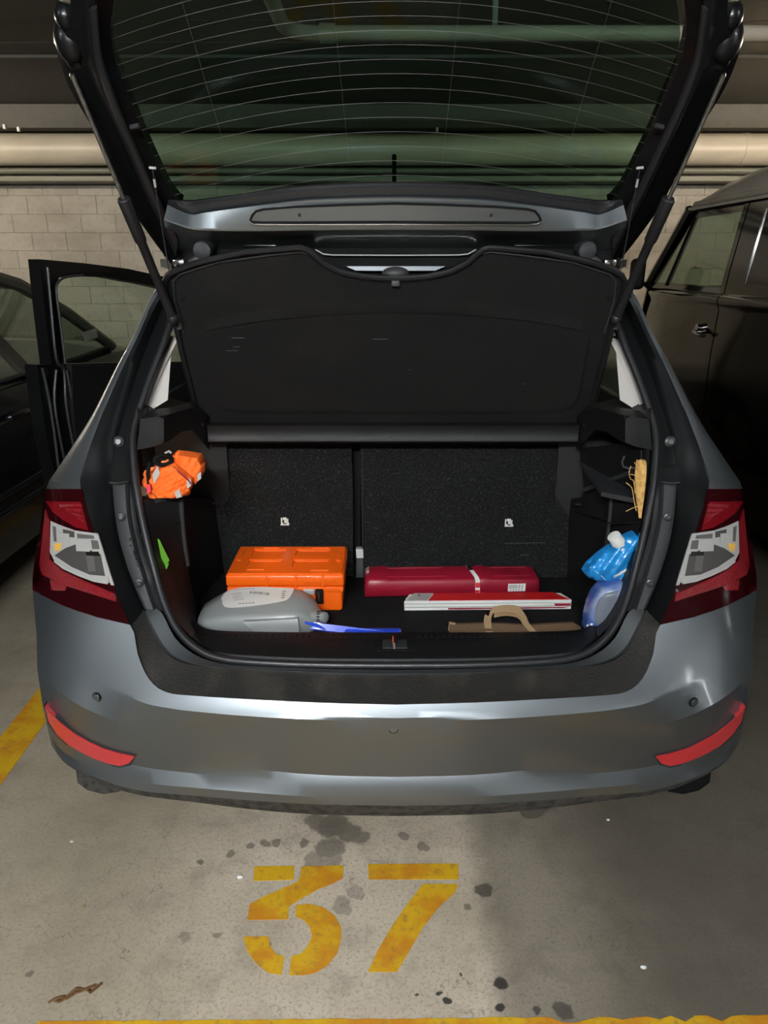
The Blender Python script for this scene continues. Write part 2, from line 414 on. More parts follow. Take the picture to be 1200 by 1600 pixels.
bm_ = G().box((0, 0, 0), (.246, .02, .121), .002, 1).build('brick', MW, wall_back); first = True
bm_.location = (-3.1, 5.6655, .7)
for r in range(12):
    for c in range(24):
        if r == 0 and c == 0: continue
        o = bm_.copy(); C.objects.link(o); o.parent = wall_back
        o.location = (-3.1 + c * .25 + (.125 if r % 2 else 0), 5.6655 + random.uniform(-.001, .001), .7 + r * .125)
MSIDE = wallmat('pale_concrete', (.34, .32, .27), (.25, .23, .19), (.15, .14, .11))
for nm, A, B in (('wall_left', (-7.7, -5.2, 0), (-7.5, 5.9, 2.5)), ('wall_right', (7.5, -5.2, 0), (7.7, 5.9, 2.5)), ('wall_front', (-7.7, -5.4, 0), (7.7, -5.2, 2.5))):
    G().box2(A, B).build(nm, MSIDE, kind='structure')
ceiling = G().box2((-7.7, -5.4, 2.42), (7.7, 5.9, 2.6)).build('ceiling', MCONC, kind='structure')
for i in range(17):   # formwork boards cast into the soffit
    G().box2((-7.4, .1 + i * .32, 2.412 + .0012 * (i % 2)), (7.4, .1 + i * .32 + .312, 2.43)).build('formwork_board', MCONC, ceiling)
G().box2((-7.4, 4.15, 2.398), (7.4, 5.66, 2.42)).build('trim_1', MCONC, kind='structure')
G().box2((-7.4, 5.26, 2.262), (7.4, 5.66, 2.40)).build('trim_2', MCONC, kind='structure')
# pipes
t = thing('service_duct', 'large beige duct running along the whole back wall under the ceiling', 'pipe', (0, 5.45, 2.08))
G().tube([(-7.4, 5.42, 2.155), (7.4, 5.42, 2.155)], .098, 28).build('duct', M['duct'], t)
for x in (-6, -3.4, -.4, 2.4, 5.5): G().tube([(x - .02, 5.42, 2.155), (x + .02, 5.42, 2.155)], .101, 28).build('collar', M['duct'], t)
t = thing('cable_conduit', 'thin grey conduits fixed to the back wall beneath the large duct', 'pipe', (0, 5.5, 2.0))
G().tube([(-7.4, 5.47, 2.03), (7.4, 5.47, 2.03)], .019, 12).build('conduit', M['metalgrey'], t)
G().box2((-7.4, 5.46, 1.962), (7.4, 5.63, 1.998), .004).build('cable_tray', M['metalgrey'], t)
t = thing('sprinkler_pipe', 'thin pale pipe with an elbow hanging below the ceiling above the tailgate', 'pipe', (0, 3.3, 2.25))
q = atz(447, 52, 2.27); e = [V((7.3, q.y, 2.27)), V((q.x + .12, q.y, 2.27))]
e += [V((q.x + .12 - .12 * math.sin(a), q.y - .12 + .12 * math.cos(a), 2.27)) for a in (.4, .8, 1.2, 1.57)] + [V((q.x, q.y - 3, 2.27))]
G().tube(e, .027, 14).build('pipe', M['duct'], t)
for x in (q.x + .16, 1.2, 3.4): G().tube([(x - .03, q.y, 2.27), (x + .03, q.y, 2.27)], .034, 14).build('coupling', M['duct'], t)
for x in (.4, 2.2, 4.2): G().box2((x - .01, q.y - .01, 2.28), (x + .01, q.y + .01, 2.42)).build('hanger', M['metalgrey'], t)
for px, py, lab in ((7, 197, 'small pale junction box above the duct, nearer the left edge'), (29, 201, 'small pale junction box above the duct, nearer the tailgate'), (683, 202, 'small pale junction box seen through the rear window')):
    p = at(px, py + 1, 5.25)
    b_ = thing('junction_box', lab, 'box', (p.x, p.y, p.z), 'junction boxes above the duct'); G().box(p, (.016, .02, .028), .003).build('housing', M['white'], b_); G().tube([p, (p.x, 5.258, p.z)], .006, 6).build('stub', M['metalgrey'], b_)
# lamps of the garage and the added short pair: bare tubes
LABS = ['long bare tube lamp fixed under the ceiling behind the camera', 'long tube lamp under the ceiling above the left bay', 'long tube lamp under the ceiling above the right bay', 'added unseen short tube lamp under the ceiling left of the camera', 'added unseen short tube lamp under the ceiling right of the camera']
for (loc, ln, p, c), lab in zip(TUBES, LABS):
    t = thing('tube_lamp', lab, 'lamp', (loc[0], loc[1], 2.42), 'tube lamps of the garage and added short pair'); X0, Y0, Z0 = loc
    G().box2((X0 - ln / 2 - .05, Y0 - .13, Z0 + .022), (X0 + ln / 2 + .05, Y0 + .13, Z0 + .04), .006).box2((X0 - ln / 2 - .05, Y0 - .035, Z0 + .04), (X0 + ln / 2 + .05, Y0 + .035, Z0 + .08), .008).build('housing', M['tube'], t)
    for s in (-ln / 3, ln / 3): G().tube([(X0 + s, Y0, Z0 + .06), (X0 + s, Y0, 2.412)], .008, 8).build('hanger', M['metalgrey'], t)
    for s in (-1, 1): G().box((X0 + s * (ln / 2 + .02), Y0, Z0 + .012), (.03, .035, .04), .004).build('socket', M['tube'], t)
    G().tube([(X0 - ln / 2, Y0, Z0), (X0 + ln / 2, Y0, Z0)], .014, 12).build('lit_tube', mat('lit_tube', c, .4, emit=(c, p)), t)
# ---------------------------------------------------------------- the hatchback
car = thing('hatchback_car', 'dark grey hatchback in the middle with open tailgate and packed boot', 'car', (0, 3.3, 0))
def hrow(keys, k=0.0, sub=3, S=bodyS): return [hit(p.x, p.y, k(p) if callable(k) else k, S) for p in cr(keys, sub)]
# bumper: left halves of its feature lines, from the centre to the corner
R0 = [(618, 1101), (500, 1098), (397, 1093), (300, 1087), (258, 1081), (232, 1060), (215, 1022), (203, 976), (150, 964), (98, 946), (51, 922)]
R1 = [(618, 1122), (500, 1119), (397, 1114), (300, 1106), (258, 1100), (229, 1094), (195, 1081), (167, 1070), (125, 1050), (90, 1025), (57, 990)]
R2 = [(618, 1170), (500, 1168), (397, 1161), (300, 1152), (258, 1146), (225, 1140), (190, 1129), (160, 1119), (120, 1100), (85, 1075), (58, 1045)]
R3 = [(618, 1214), (500, 1211), (397, 1202), (300, 1193), (258, 1188), (222, 1182), (187, 1173), (157, 1164), (120, 1147), (88, 1126), (67, 1105)]
R4 = [(618, 1259), (500, 1257), (397, 1251), (300, 1243), (258, 1240), (222, 1236), (190, 1229), (160, 1219), (125, 1204), (97, 1186), (79, 1160)]
R5 = [(618, 1275), (500, 1273), (397, 1265), (300, 1253), (258, 1248), (222, 1243), (190, 1235), (160, 1224), (126, 1208), (98, 1189), (80, 1163)]
def mid(a, b, t=.5): return [((1 - t) * p[0] + t * q[0], (1 - t) * p[1] + t * q[1]) for p, q in zip(a, b)]
def brow(keys, k=0.0):
    L = hrow(keys, k); e = L[-1]
    xs = max(min(e.x - .004, -.885), e.x - .02)
    L += [V((xs - .004, e.y + .06, e.z)), V((xs - .008, 1.76, e.z))]
    return full(L)
rows = [brow(R0, .02), brow(R0), brow(mid(R0, R1, .5)), brow(R1), brow(mid(R1, R2, .12)), brow(R2), brow(R3), brow(mid(R3, R4, .3)), brow(mid(R3, R4, .75)), brow(R4)]
G().loft(rows).build('bumper', M['bumper'], car, 24)
u = brow(R5, .01)
G().loft([brow(R4), u, [V((p.x * .97, p.y + .10, p.z - .005)) for p in u], [V((p.x * .9, max(p.y + .3, 1.9), p.z + .05)) for p in u]]).build('lower_skirt', M['skirt'], car, 40)
def bp(x, y, k=0): return hit(x, y, k)
REFL = [(70, 1104), (76, 1113), (95, 1131), (117, 1148), (140, 1161), (162, 1171), (186, 1178), (210, 1183), (201, 1193), (187, 1197), (168, 1193), (148, 1186), (127, 1176), (108, 1165), (90, 1149), (76, 1128)]
cxy = (sum(p[0] for p in REFL) / len(REFL), sum(p[1] for p in REFL) / len(REFL))
RIM = [(x + (3 if x > 190 else 0) + (-1.5 if x < 80 else 0), y + (-3 if i < 8 else 3)) for i, (x, y) in enumerate(REFL)]
for sgn in (1, -1):
    g = G().patch(RIM, lambda x, y: bp(x, y, -.003), (0, .02, 0), 9); h = G().patch(REFL, lambda x, y: bp(x, y, -.0065), (0, .02, 0), 9)
    if sgn < 0: g, h = g.mirrored(), h.mirrored()
    o = g.build('reflector_rim', M['plastic2'], car); h.build('reflector', M['reflector'], o, label='red reflector strip')
for px, py in ((615, 1140), (150, 1090), (1085, 1098)):
    m_ = px > 900; q = bp(1236 - px if m_ else px, py, 0)
    if m_: q = mx(q)
    nr = V((q.x * .55, -1, .02)) if abs(q.x) > .3 else V((0, -1, .02))
    o = G().disc(q - nr.normalized() * .004, nr, .0112, .0042).build('parking_sensor', M['black'], car); G().disc(q - nr.normalized() * .004, nr, .0098, .0048).build('sensor_face', M['bumper'], o)
# ledge under the tailgate, flange, seal
IN = [(618, 1054), (500, 1052), (397, 1046), (330, 1042), (292, 1037), (264, 1024), (243, 995), (224, 952)]
OUT = [(618, 1101), (500, 1098), (397, 1093), (300, 1087), (258, 1081), (232, 1060), (215, 1022), (203, 976)]
G().loft([full(hrow(OUT, .002)), full(hrow(OUT, .014)), full(hrow(mid(OUT, IN, .5), .03)), full(hrow(IN, .045))]).build('tailgate_ledge', M['ledge'], car)
SEAL = [(618, 1040), (500, 1039), (400, 1035), (345, 1029), (310, 1015), (282, 990), (262, 955), (246, 908), (228, 838), (215, 772), (209, 715), (210, 668), (231, 600), (258, 530), (278, 470)]
FL = [(618, 1047), (500, 1045.5), (400, 1041), (343, 1036), (303, 1022), (273, 996), (253, 958), (236, 948)]
IN2 = [(618, 1054), (500, 1052), (397, 1046), (330, 1042), (286, 1034), (258, 1017), (238, 985), (226, 955)]
G().loft([full(hrow(IN2, .043)), full(hrow(mid(IN2, FL, .15), .036)), full(hrow(FL, .05)), full(hrow(FL, .075))]).build('sill_flange', M['paint'], car, 30)
sl = full(hrow(SEAL, .062, 4))
G().tube(sl, .0095, 10).build('boot_seal', M['rubber'], car)
# rear pillars
PO = [(262, 445), (240, 470), (214, 525), (184, 585), (150, 672), (136, 712), (125, 753), (136, 795), (148, 833), (165, 882), (183, 930), (203, 976)]
PM = [(270, 452), (254, 482), (234, 530), (212, 590), (186, 676), (179, 712), (176, 756), (180, 805), (187, 845), (199, 886), (212, 920), (226, 952)]
PI = [(280, 462), (263, 500), (246, 545), (220, 612), (201, 690), (201, 725), (202, 757), (205, 805), (215, 850), (228, 892), (238, 925), (246, 955)]
SE = [(286, 466), (268, 503), (252, 548), (226, 614), (207, 690), (206, 725), (208, 757), (213, 805), (223, 850), (237, 892), (248, 925), (258, 955)]
SI = [(256, 432), (237, 462), (212, 518), (181, 575), (143, 650), (105, 710), (77, 751)]
SQ = [(262, 440), (241, 468), (216, 524), (188, 582), (157, 655), (140, 700), (126, 752)]
for sgn in (1, -1):
    def bld(g, *a, **k):
        if sgn < 0: g = g.mirrored()
        return g.build(*a, **k)
    o = bld(G().loft([hrow(PO, .0, 4), hrow(mid(PO, PM, .35), .012, 4), hrow(mid(PO, PM, .8), .038, 4), hrow(PM, .052, 4), hrow(PI, .060, 4), hrow(SE, .067, 4), hrow(SE, .09, 4)]), 'pillar', M['shaded_shut'], car)
    TO = PM[6:]; TI = [(200, 757), (203, 806), (212, 850), (224, 892), (234, 925), (243, 953)]
    tr = bld(G().slab([hrow(TO, .040, 3), hrow(mid(TO, TI, .2), .036, 3), hrow(mid(TO, TI, .8), .040, 3), hrow(TI, .05, 3)], (0, .012, 0)), 'pillar_cover', M['plastic2'], car)
    for px, py in ((190, 808), (218, 911)):
        q = bp(px, py, .036); g = G().disc(q, (.2, -1, .25), .0105, .004).disc(q + V((0, -.004, .001)), (.2, -1, .25), .0062, .003)
        bld(g, 'screw', M['rubber'], tr)
    q = bp(186, 690, .05); bld(G().disc(q, (.2, -1, .3), .014, .006).disc(q + V((0, -.006, .001)), (.2, -1, .3), .008, .004), 'grommet', M['rubber'], o)
    a, b = bp(171, 754, .02), bp(200, 753, .05); bld(G().tube([a, (a + b) / 2 + V((0, -.01, 0)), b], .0028, 6), 'panel_joint', M['plastic2'], o)
    if sgn > 0:   # moulded mark and a long run of small digits, too small to read
        q = bp(203, 843, .034); g = G().box(q, (.002, .002, .010)).box(q + V((.006, -.001, .001)), (.002, .002, .010)).box(q + V((.003, 0, 0)), (.006, .002, .002))
        q = bp(204, 852, .034); g.disc(q, (0, -1, .2), .0022, .002, 8)
        for i in range(9):
            q = bp(208 + i * 1.1, 858 + i * 3.4, .035); g.box(q, (.007, .002, .0016)); g.box(q + V((random.uniform(-.003, .003), 0, .003)), (.002, .002, .004))
        g.build('moulded_mark', M['rubber'], tr, smooth=False)
    rs = hrow(SI, 0, 5); rq = hrow(SQ, .001, 5)
    ext = [V((p.x - .015, p.y + .25, p.z)) for p in rs]; ext2 = [V((p.x - .02, 2.38, p.z + (.0 if p.z < 1.3 else .02))) for p in rs]
    bld(G().loft([rq, [(a + b) / 2 + V((-.002, -.004, .002)) for a, b in zip(rq, rs)], rs, ext, ext2]), 'quarter_panel', M['paint'], car, 50)
    # shoulder strip above the lamp
    bld(G().patch([(77, 751), (126, 752), (129, 765), (72, 764)], lambda x, y: bp(x, y, .002), (0, .02, 0), 8), 'shoulder_strip', M['paint'], car)
    # tail lamp
    LL = [(73, 764), (68, 782), (63, 822), (56, 863), (51, 900), (51, 923)]; LR = [(128, 764), (136, 797), (148, 834), (165, 882), (183, 930), (203, 976)]
    LM1 = [(90, 764), (90, 786), (91, 826), (93, 870), (95, 917), (98, 946)]; LM2 = [(110, 764), (113, 791), (120, 830), (130, 876), (142, 928), (150, 964)]
    cols = [hrow(L, -.004, 4) for L in [mid(a_, b_, t_ / 6) for a_, b_ in ((LL, LM1), (LM1, LM2), (LM2, LR)) for t_ in range(6)] + [LR]]
    back = [[V((min(p.x - .003, -.87), p.y + .06, p.z)) for p in cols[0]]]; back = [[V((-.90, 1.8, p.z)) for p in cols[0]]] + back
    lamp = bld(G().loft(back + cols + [hrow(LR, .04, 4)]), 'tail_lamp', M['lampred'], car, 50)
    def lens(name, poly, m, k, step=9): bld(G().patch(poly, lambda x, y: bp(x, y, -.004 - k), (0, .004, 0), step), name, M[m], lamp)
    lens('red_reflector', [(71, 783), (100, 784), (125, 784), (132, 806), (138, 829), (118, 824), (98, 812), (82, 800)], 'lampmid', .001)
    for i in range(4):
        lens('red_light_bar', [(92 + i * 9, 789 + i * 6), (127 + i * 1.5, 787 + i * 9), (128 + i * 1.5, 791 + i * 9), (96 + i * 9, 793 + i * 6)], 'lampbright', .0022, 6)
    lens('light_guide', [(70, 797), (77, 815), (77, 875), (96, 891), (131, 908), (155, 918), (178, 928), (180, 940), (146, 929), (120, 921), (96, 913), (66, 898), (61, 884), (66, 840)], 'lampbright', .004)
    lens('prism_reflector', [(78, 906), (92, 910), (104, 917), (101, 923), (80, 922)], 'lampbright', .002, 6)
    lens('clear_window', [(79, 814), (97, 822), (117, 829), (152, 834), (163, 876), (171, 911), (148, 906), (125, 897), (102, 887), (84, 875), (78, 863)], 'lampclear', .0015)
    lens('lamp_bowl', [(85, 868), (101, 857), (117, 851), (130, 856), (157, 866), (164, 900), (140, 898), (112, 886)], 'lampdark', .0028)
    lens('bright_facet', [(118, 843), (138, 843), (140, 862), (119, 861)], 'lampclear', .004, 6)
    lens('bright_facet', [(88, 832), (108, 834), (108, 848), (90, 846)], 'lampclear', .0035, 6)
    lens('bright_facet', [(134, 862), (154, 862), (156, 869), (135, 868)], 'chrome', .0045, 6)
    lens('amber_bulb', [(84, 850), (96, 849), (94, 859), (86, 862)], 'amber', .004, 5)
    for i_, q_ in enumerate(([(98, 827), (116, 831), (116, 840), (99, 838)], [(120, 834), (146, 837), (147, 842), (121, 841)], [(142, 844), (153, 845), (156, 858), (144, 858)], [(82, 822), (87, 824), (88, 846), (84, 846)])): lens('reflector_facet', q_, ('lampdark', 'lampgrey', 'lampgrey', 'lampgrey')[i_], .0032, 6)
    lens('reflector_sheen', [(134, 868), (146, 868), (150, 893), (138, 893)], 'lampgrey', .0034, 6)  # diagonal sheen of the bowl painted as a grey patch
    lens('chrome_edge', [(149, 835), (153, 835), (178, 915), (173, 914)], 'lampclear', .003, 6)
    lens('chrome_edge', [(85, 874), (102, 886), (126, 897), (150, 906), (168, 910), (168, 913), (146, 909), (122, 900), (98, 889), (84, 878)], 'lampclear', .0032, 6)
    # pale rear pillar trim inside
    TRM = [(276, 527), (258, 560), (246, 584), (220, 651), (262, 625), (268, 545)]
    bld(G().patch(TRM, lambda x, y: at(x, y, 2.0 - .12 * (y - 527) / 124), (-.03, .05, 0), 10), 'pillar_trim', M['beige'], car, label='pale grey pillar trim')
    bld(G().patch([(276, 527), (258, 560), (246, 584), (220, 651), (226, 648), (250, 588), (263, 560), (277, 532)], lambda x, y: at(x, y, 1.988 - .12 * (y - 527) / 124), (-.02, .02, 0), 8), 'trim_edge', M['beige'], car)
# cabin behind the boot, roof, sides and front of the car (mostly hidden)
for sgn in (1, -1):
    sx = -1 if sgn > 0 else 1
    st_ = sorted(set([1.76, 1.8, 2.5, 2.9, 3.4, 3.9, 4.2, 5.05, 5.3] + [2.1 + .33 * math.cos(a * math.pi / 10) for a in range(11)] + [4.65 + .33 * math.cos(a * math.pi / 10) for a in range(11)]))
    rows = []
    for y in st_:
        zl = .26
        for wc in (2.1, 4.65):
            if abs(y - wc) < .33: zl = max(zl, .31 + math.sqrt(.33 ** 2 - (y - wc) ** 2))
        fr = max(0, y - 4.7) * .35
        rows.append([V((sx * (x - fr), y, max(z, zl + .001 * i))) for i, (x, z) in enumerate(((.88, .26), (.90, .45), (.905, .64), (.90, .70), (.88, min(.95, .75 + max(0, y - 1.76) * .35))))])
    G().slab(rows, (-sx * .02, 0, 0)).build('side_panel', M['paint'], car)
    for wc in (2.1, 4.65):
        g = G().tube([(sx * .66, wc, .30), (sx * .68, wc, .30), (sx * .83, wc, .30), (sx * .855, wc, .30)], [.27, .30, .30, .27], 28)
        o = g.build('tyre', M['tyre'], car); G().disc((sx * .845, wc, .30), (sx, 0, 0), .2, .016, 20).build('wheel_rim', M['steel'], o)
    # door pillars and roof rail
    G().slab([[V((sx * .86, 3.28, .95)), V((sx * .86, 3.40, .95))], [V((sx * .66, 3.22, 1.43)), V((sx * .66, 3.36, 1.43))]], (-sx * .04, 0, 0)).build('door_pillar', M['shaded_shut'], car)
    G().tube([(sx * .55, 2.05, 1.40), (sx * .655, 2.6, 1.455), (sx * .655, 3.4, 1.45), (sx * .64, 3.9, 1.40), (sx * .84, 4.6, .98)], .03, 8).build('roof_rail', M['paint'], car)
    pane = [[V((sx * .855, a, .95)), V((sx * .655, b, 1.42))] for a, b in ((3.42, 3.38), (4.3, 3.85))]
    G().slab(pane, (-sx * .005, 0, 0)).build('side_window', M['pane'], car)
pane = [[V((.855, a, .95)), V((.66, b, 1.42))] for a, b in ((2.36, 2.36), (3.28, 3.22))]
G().slab(pane, (-.005, 0, 0)).build('side_window', M['pane'], car)
G().slab([[V((x, y, z + .03 * (1 - (x / .64) ** 2))) for x in (-.64 + (.1 if y < 2 else 0), -.4, 0, .4, .64 - (.1 if y < 2 else 0))] for y, z in ((1.99, 1.395), (2.1, 1.42), (2.7, 1.445), (3.4, 1.44), (3.9, 1.395))], (0, 0, .02)).build('roof', M['paint'], car)
G().slab([[V((x * .64, 3.9, 1.40 + .03 * (1 - x * x))) for x in (-1, -.5, 0, .5, 1)], [V((x * .84, 4.62 + .05 * (1 - x * x), .98)) for x in (-1, -.5, 0, .5, 1)]], (0, .006, 0)).build('windscreen', M['pane'], car)
G().slab([[V((x * w_, y + .06 * (1 - x * x), z + .03 * (1 - x * x))) for x in (-1, -.6, 0, .6, 1)] for y, z, w_ in ((4.6, .95, .86), (5.0, .9, .8), (5.28, .78, .74), (5.36, .6, .7), (5.36, .3, .68))], (0, -.02, -.02)).build('bonnet', M['paint'], car)
G().patch([(113, 1150), (192, 1150), (192, 1230), (186, 1237), (162, 1241), (137, 1235), (121, 1223)], lambda x, y: at(x, y, 1.62), (0, .03, .01), 10).build('mud_flap', M['skirt'], car); G().patch([(113, 1150), (192, 1150), (192, 1230), (186, 1237), (162, 1241), (137, 1235), (121, 1223)], lambda x, y: at(x, y, 1.62), (0, .03, .01), 10).mirrored().build('mud_flap', M['black'], car)
G().box2((-.80, 1.72, .27), (.80, 5.2, .33), .02).build('underbody', M['black'], car)
G().tube([(.335, 1.9, .235), (.335, 1.52, .19), (.335, 1.425, .172)], [.03, .03, .031], 14).build('exhaust_pipe', M['steel'], car)
# ------------------------------------------------ boot interior
def seatY(z): return 2.075 + (z - .5) * .08 / .45
SZ = lambda x, z: seatY(z)
def sp(x, y, k=0): return hit(x, y, k, SZ)
o = G().patch([(322, 694), (549, 694), (551, 760), (552, 905), (352, 905), (342, 800)], lambda x, y: sp(x, y), (0, .09, 0), 26).build('seat_back', M['carpet'], car)
def isofix(px, py, o):
    g = G()
    for dx, dy, w_, h_ in ((-5, -2, 2, 8), (-2, -4.5, 2, 4), (1, -2, 4, 9), (4.5, -.5, 2, 8), (0, 5, 13, 1.6), (-4, 3, 4, 2), (5, 3.5, 4, 2)):
        q = sp(px + dx, py + dy, -.002); k = .00196; g.box(q, (w_ * k, .003, h_ * k))
    g.build('seat_anchor_symbol', M['white'], o, label='small white child seat symbol', smooth=False)
isofix(445, 815, o)
o = G().patch([(562, 694), (924, 694), (916, 760), (906, 800), (892, 905), (566, 905), (564, 760)], lambda x, y: sp(x, y), (0, .09, 0), 26).build('seat_back', M['carpet'], car)
isofix(795, 817, o)
for y0, w_ in ((849, 90), (868, 40)):
    a, b = sp(815 - w_ / 2 + 18, y0, -.001), sp(815 + w_ / 2 - 8, y0 - 1, -.001); G().tube([a, b], .0012, 5).build('carpet_crease', M['plastic2'], o)
G().slab([[sp(549, y, .06), sp(563, y, .06)] for y in (694, 800, 905)], (0, .02, 0)).build('seat_gap', M['black'], car)
a = [sp(558, 858, .0), sp(562, 860, .0)]
bk = G().patch([(557, 868), (567, 868), (568, 917), (556, 917)], lambda x, y: sp(x, y, -.004), (0, .02, 0), 8).build('belt_buckle', M['plastic2'], car, label='grey belt buckle in the gap between the seat backs')
G().patch([(556, 858), (567, 858), (568, 872), (557, 872)], lambda x, y: sp(x, y, -.007), (0, .02, 0), 6).build('buckle_tongue', M['silver'], bk)
G().tube([sp(567, y, -.002) for y in (700, 760, 820, 860, 900)], .002, 6).build('belt_edge', M['plastic'], car)
G().box2((-.60, 1.60, .47), (.60, 2.12, .50), .005).build('boot_floor', M['floorcarpet'], car)
# sill plate with the latch
SB = [(618, 988), (500, 988), (400, 987), (340, 985), (316, 980), (300, 968)]; SF = [(618, 1027), (500, 1026), (400, 1022), (345, 1017), (318, 1006), (293, 985)]
zs = .553
def srow(keys, z): return full([atz(p.x, p.y, z) for p in cr(keys, 4)])
fr, bk_ = srow(SF, zs), srow(SB, zs)
sill = G().loft([[p + V((0, -.02, -.02)) for p in fr], [p + V((0, -.006, -.001)) for p in fr], fr, [a * .5 + b * .5 + V((0, 0, .002)) for a, b in zip(fr, bk_)], bk_, [p + V((0, .01, -.008)) for p in bk_], [p + V((0, .012, -.06)) for p in bk_]]).build('sill_plate', M['plastic'], car, 40)
g = G()
for i in range(64):
    x = -.485 + i * .0152
    if abs(x) > .055: g.box((x, 1.600 - .04 * abs(x) ** 3, zs + .001), (.008, .016, .003))
g.build('grip_ribs', M['plastic'], sill, kind='stuff')
c0 = atz(617, 1009, zs)
G().box2((c0.x - .052, c0.y - .028, zs - .02), (c0.x + .052, c0.y + .028, zs + .003), .003).build('latch_well', M['black'], car)
lt = G().box2((c0.x - .03, c0.y - .02, zs + .001), (c0.x + .03, c0.y + .022, zs + .006), .002).build('latch_plate', M['plastic2'], car)
G().tube([(c0.x - .002, c0.y - .020, zs + .004), (c0.x - .002, c0.y - .018, zs + .016), (c0.x - .002, c0.y + .014, zs + .016), (c0.x - .002, c0.y + .016, zs + .004)], .0045, 8).build('latch_striker', M['chrome'], lt)
# side trims of the boot
FR = [(214, 700), (219, 760), (232, 834), (250, 904), (264, 950), (288, 988), (305, 1002)]
def siderow(pxs, ys): return [at(x, y, Y) for (x, y), Y in zip(pxs, ys)]
for sgn in (1, -1):
    def bld(g, *a, **k):
        if sgn < 0: g = g.mirrored()
        return g.build(*a, **k)
    f = hrow(FR, .07, 3)
    n = len(f)
    ys_ = [780, 800, 850, 900, 945, 968, 985]
    ribpx = cr([(283, 780), (284, 805), (288, 850), (296, 900), (305, 940), (312, 962), (318, 975)], 3)
    rib = [at(p.x, p.y, 1.78) for p in ribpx]
    if sgn < 0: rib = [p + V((-.03, .06, 0)) for p in rib]
    # lower panel facing the opening, then recessed side wall to the seat
    fl = hrow([(224, 782), (228, 805), (239, 850), (251, 900), (262, 940), (280, 975), (300, 996)], .072 if sgn > 0 else .10, 3)
    bld(G().slab([fl, [(a * .5 + b * .5) + V((-.006, .0, 0)) for a, b in zip(fl, rib)], rib], (-.01, .02, 0)), 'side_trim', M['plastic'], car)
    seatpx = cr([(338, 780), (341, 805), (347, 850), (352, 890), (356, 905), (358, 915), (360, 920)], 3)
    seat = [at(p.x, p.y, seatY(.7) + .01) for p in seatpx]
    bld(G().slab([rib, [p + V((-.03, .015, 0)) for p in rib], [(a + b) / 2 + V((-.03, 0, 0)) for a, b in zip(rib, seat)], seat], (-.01, .01, 0)), 'wheel_arch_trim', M['plastic'], car)
    bld(G().tube(rib[:9], .0065, 8), 'trim_rib', M['plastic2'], car)
    a, b = at(232, 817, 1.70), at(283, 817, 1.775); bld(G().tube([a, b], .0022, 6), 'panel_seam', M['black'], car)
    # pocket: floor, back and outer wall
    zf = .872
    p1, p2, p3, p4 = V((-.60, 1.725, zf)), V((-.535, 1.78, zf)), V((-.56, 2.10, zf)), V((-.73, 2.10, zf)); p5 = V((-.66, 1.76, zf))
    bld(G().slab([[p1, p5], [p2, V((-.73, 1.8, zf))], [p3, p4]], (0, 0, -.012)), 'pocket_floor', M['plastic2'], car)
    bld(G().slab([[V((-.655, 1.84, z)), V((-.70, 1.92, z)), V((-.70, 2.12, z))] for z in (.5, .88, 1.06)], (-.01, 0, 0)), 'pocket_side', M['plastic'], car)
    bld(G().slab([[V((-.70, 2.07, z)), V((-.50, 2.12, z))] for z in (.5, .88, 1.0)], (0, .01, 0)), 'pocket_back', M['plastic'], car)
    # shelf support block
    T = [(219, 655), (262, 648), (300, 637), (327, 650), (327, 703), (300, 672), (285, 674), (262, 690), (240, 698), (214, 703)]
    bld(G().patch(T, lambda x, y: at(x, y, 1.74 + .30 * max(0, x - 255) / 72), (-.02, .10, .0), 12), 'shelf_support', M['plastic'], car)
    bld(G().slab([[at(219, 655, 1.74), at(327, 650, 2.04)], [at(219, 655, 1.74) + V((-.1, .25, .04)), at(327, 640, 2.2)]], (0, 0, -.012)), 'support_top', M['plastic'], car)
    q = at(308, 655, 2.02); g = G().box(q, (.022, .03, .045), .004).tube([q + V((-.015, -.02, -.012)), q + V((.022, -.02, -.012))], .006, 8)
    bld(g, 'shelf_pivot', M['plastic'], car)
q = at(314, 671, 2.01); G().box(q, (.014, .02, .022), .003).build('belt_release', mat('dull_orange_plastic', (.28, .05, .012), .5), car)
# right side only: slanting rib, hook, black net, white-edged slot
a, b = atx(913, 766, .575), atx(992, 737, .60)
a, b = at(913, 766, 2.02), at(1000, 733, 1.76); G().tube([a, (a + b) / 2 + V((.004, 0, .002)), b], .007, 8).build('slanting_rib', M['plastic2'], car)
G().slab([[at(905, 700, 2.09), at(1010, 690, 1.74)], [at(913, 766, 2.05), at(1008, 735, 1.74)], [at(900, 800, 2.06), at(1004, 830, 1.72)]], (.012, .006, 0)).build('upper_side_trim', M['plastic'], car)
h = [at(976, 712, 1.79), at(972, 722, 1.79), at(974, 729, 1.79), at(982, 732, 1.785), at(994, 730, 1.78)]
G().tube(h, .0035, 8).build('bag_hook', M['plastic2'], car)
G().patch([(966, 818), (998, 800), (1000, 850), (975, 842)], lambda x, y: at(x, y, 1.86), (.02, .02, 0), 10).build('lower_trim_face', M['plastic2'], car)
for px, py in ((903, 788), (336, 786)):
    q = at(px, py, 2.03); G().box(q, (.018, .012, .003), .001, 1).build('trim_clip', M['plastic2'], car)
# boot lamp, lit, high in the left pocket
q = V((-.63, 1.85, 1.03)); bl = G().box(q, (.03, .07, .014), .003).build('boot_lamp', M['plastic2'], car)
G().box(q + V((.002, 0, -.009)), (.026, .06, .006), .002).build('boot_lamp_lens', mat('lit_lens', (1, .8, .5), .4, emit=((1, .72, .42), 9)), bl)
area('boot_light', (q.x + .004, q.y, q.z - .016), (.03, .06), 1.1, (1, .74, .48), (0, math.radians(-28), 0))
